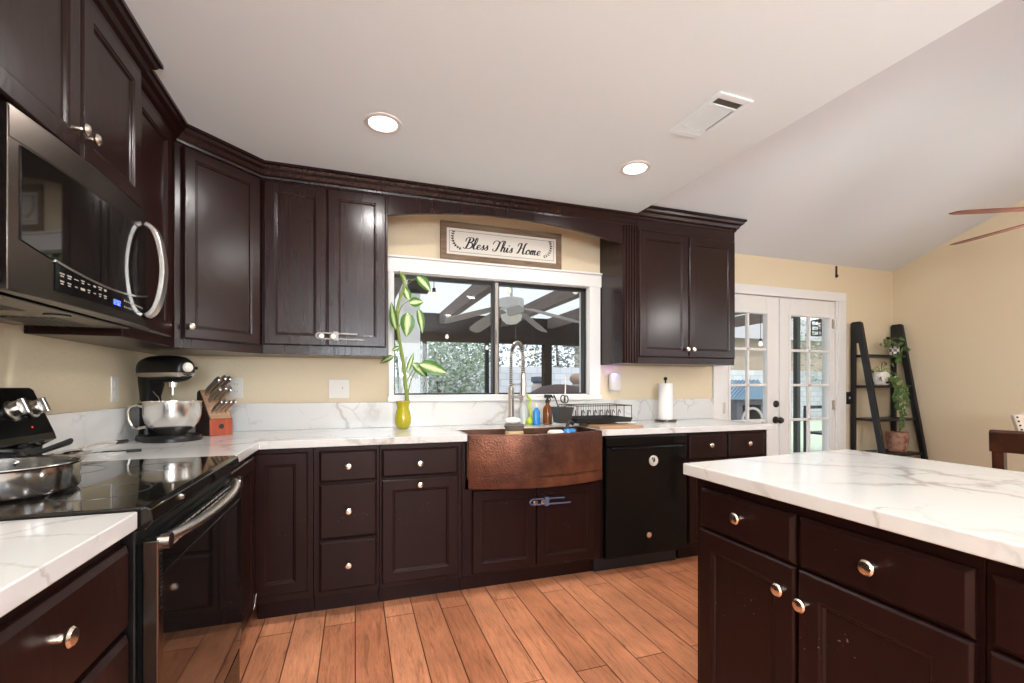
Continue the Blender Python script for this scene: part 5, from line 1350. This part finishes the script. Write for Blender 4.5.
# things seen through the french door
P = at(741, 398, 8.2)
t = thing('playhouse', 'small garden playhouse with a blue ribbed roof seen through the left hand door leaf', 'playhouse', (P.x, 8.2, G0)); e = P.z - G0
f = MB(); f.box(-.42, -.26, -.3, .3, 0, e); f.box(.26, .42, -.3, .3, 0, e); f.box(-.42, .42, .2, .3, 0, e); f.box(-.26, .26, -.3, -.2, e * .86, e); f.build('walls', mat('grey_playhouse_board', (.13, .13, .15), .7, build=flat), t, smooth=False)
f = MB(); f.prism([(-.52, e - .02), (.52, e - .02), (.46, e + .03), (.05, e + .40), (-.05, e + .40), (-.46, e + .03)], 'y', -.42, .42)
rf = f.build('roof', mat('blue_grey_metal_roof', (.17, .27, .38), .5, build=flat), t, smooth=False)
f = MB()
for k in range(9):
    y = -.40 + k * .1; f.tube([(-.50, y, e), (0 - .05, y, e + .41)], .012, 6); f.tube([(.50, y, e), (.05, y, e + .41)], .012, 6)
f.build('roof_ribs', mat('slate_blue_rib', (.10, .17, .26), .5, build=flat), rf)
f = MB(); rs = []
arcp = [(-.26, e * .52)] + [(-.26 * math.cos(PI * i / 12), e * .52 + .26 * math.sin(PI * i / 12)) for i in range(13)] + [(.26, e * .52), (.31, e * .52)] + [(.31 * math.cos(PI * i / 12), e * .52 + .31 * math.sin(PI * i / 12)) for i in range(13)] + [(-.31, e * .52)]
f.prism(arcp, 'y', -.33, -.30); f.build('arch_trim', mat('pale_arch_trim', (.5, .47, .45), .7, build=flat), t, smooth=False)
f = MB()
for k in range(7): f.box(-.24 + k * .075, -.20 + k * .075, -.32, -.30, .05, e * .56)
f.box(-.26, .26, -.30, -.29, .2, .26); f.box(-.26, .26, -.30, -.29, e * .45, e * .49); f.build('picket_rail', PWHITE, t, smooth=False)
P = at(820, 328, 5.0); t = thing('hanging_lantern', 'black square cage lantern hanging outside the right hand door leaf', 'lantern', P)
f = MB(); w, h = .075, .11
for sx in (-1, 1):
    for sy in (-1, 1): f.box(sx * w - .006, sx * w + .006, sy * w - .006, sy * w + .006, -h, h)
for z in (-h, -h * .33, h * .33, h):
    for sx in (-1, 1): f.box(sx * w - .006, sx * w + .006, -w, w, z - .006, z + .006); f.box(-w, w, sx * w - .006, sx * w + .006, z - .006, z + .006)
f.build('cage', MATTB, t, smooth=False)
MB().cyl((0, 0, h), (0, 0, 2.25 - P.z + .2), .006, seg=6).build('chain', MATTB, t); MB().box(-w, w, -w, w, h, h + .012).build('cap', MATTB, t, smooth=False)
MB().cyl((0, 0, h - .03), (0, 0, h), .008).build('lamp_stem', MATTB, t); MB().sphere((0, 0, h - .06), .028).build('bulb', BULB, t)
P = at(797.5, 400, 4.4); struct(MB().box(P.x - .026, P.x + .026, 4.38, 4.44, G0, 2.46).build('pillar', mat('dark_green_post', (.018, .030, .026), .5, build=flat), smooth=False))
P = at(820, 407, 6.6); t = thing('bench', 'dark garden bench rail seen through the right hand door leaf', 'bench', (P.x, 6.6, G0)); h = P.z - G0
MB().box(-.40, .75, 0, .03, h - .03, h + .03).build('back_rail', MATTB, t, smooth=False)
for x in (-.38, .70): MB().box(x, x + .05, 0, .05, 0, h - .03).build('leg', MATTB, t, smooth=False)
for x in (-.38, .70): MB().box(x, x + .05, -.45, -.40, 0, .40).build('leg', MATTB, t, smooth=False)
MB().box(-.40, .75, -.46, .0, .40, .44).build('seat', MATTB, t, smooth=False)
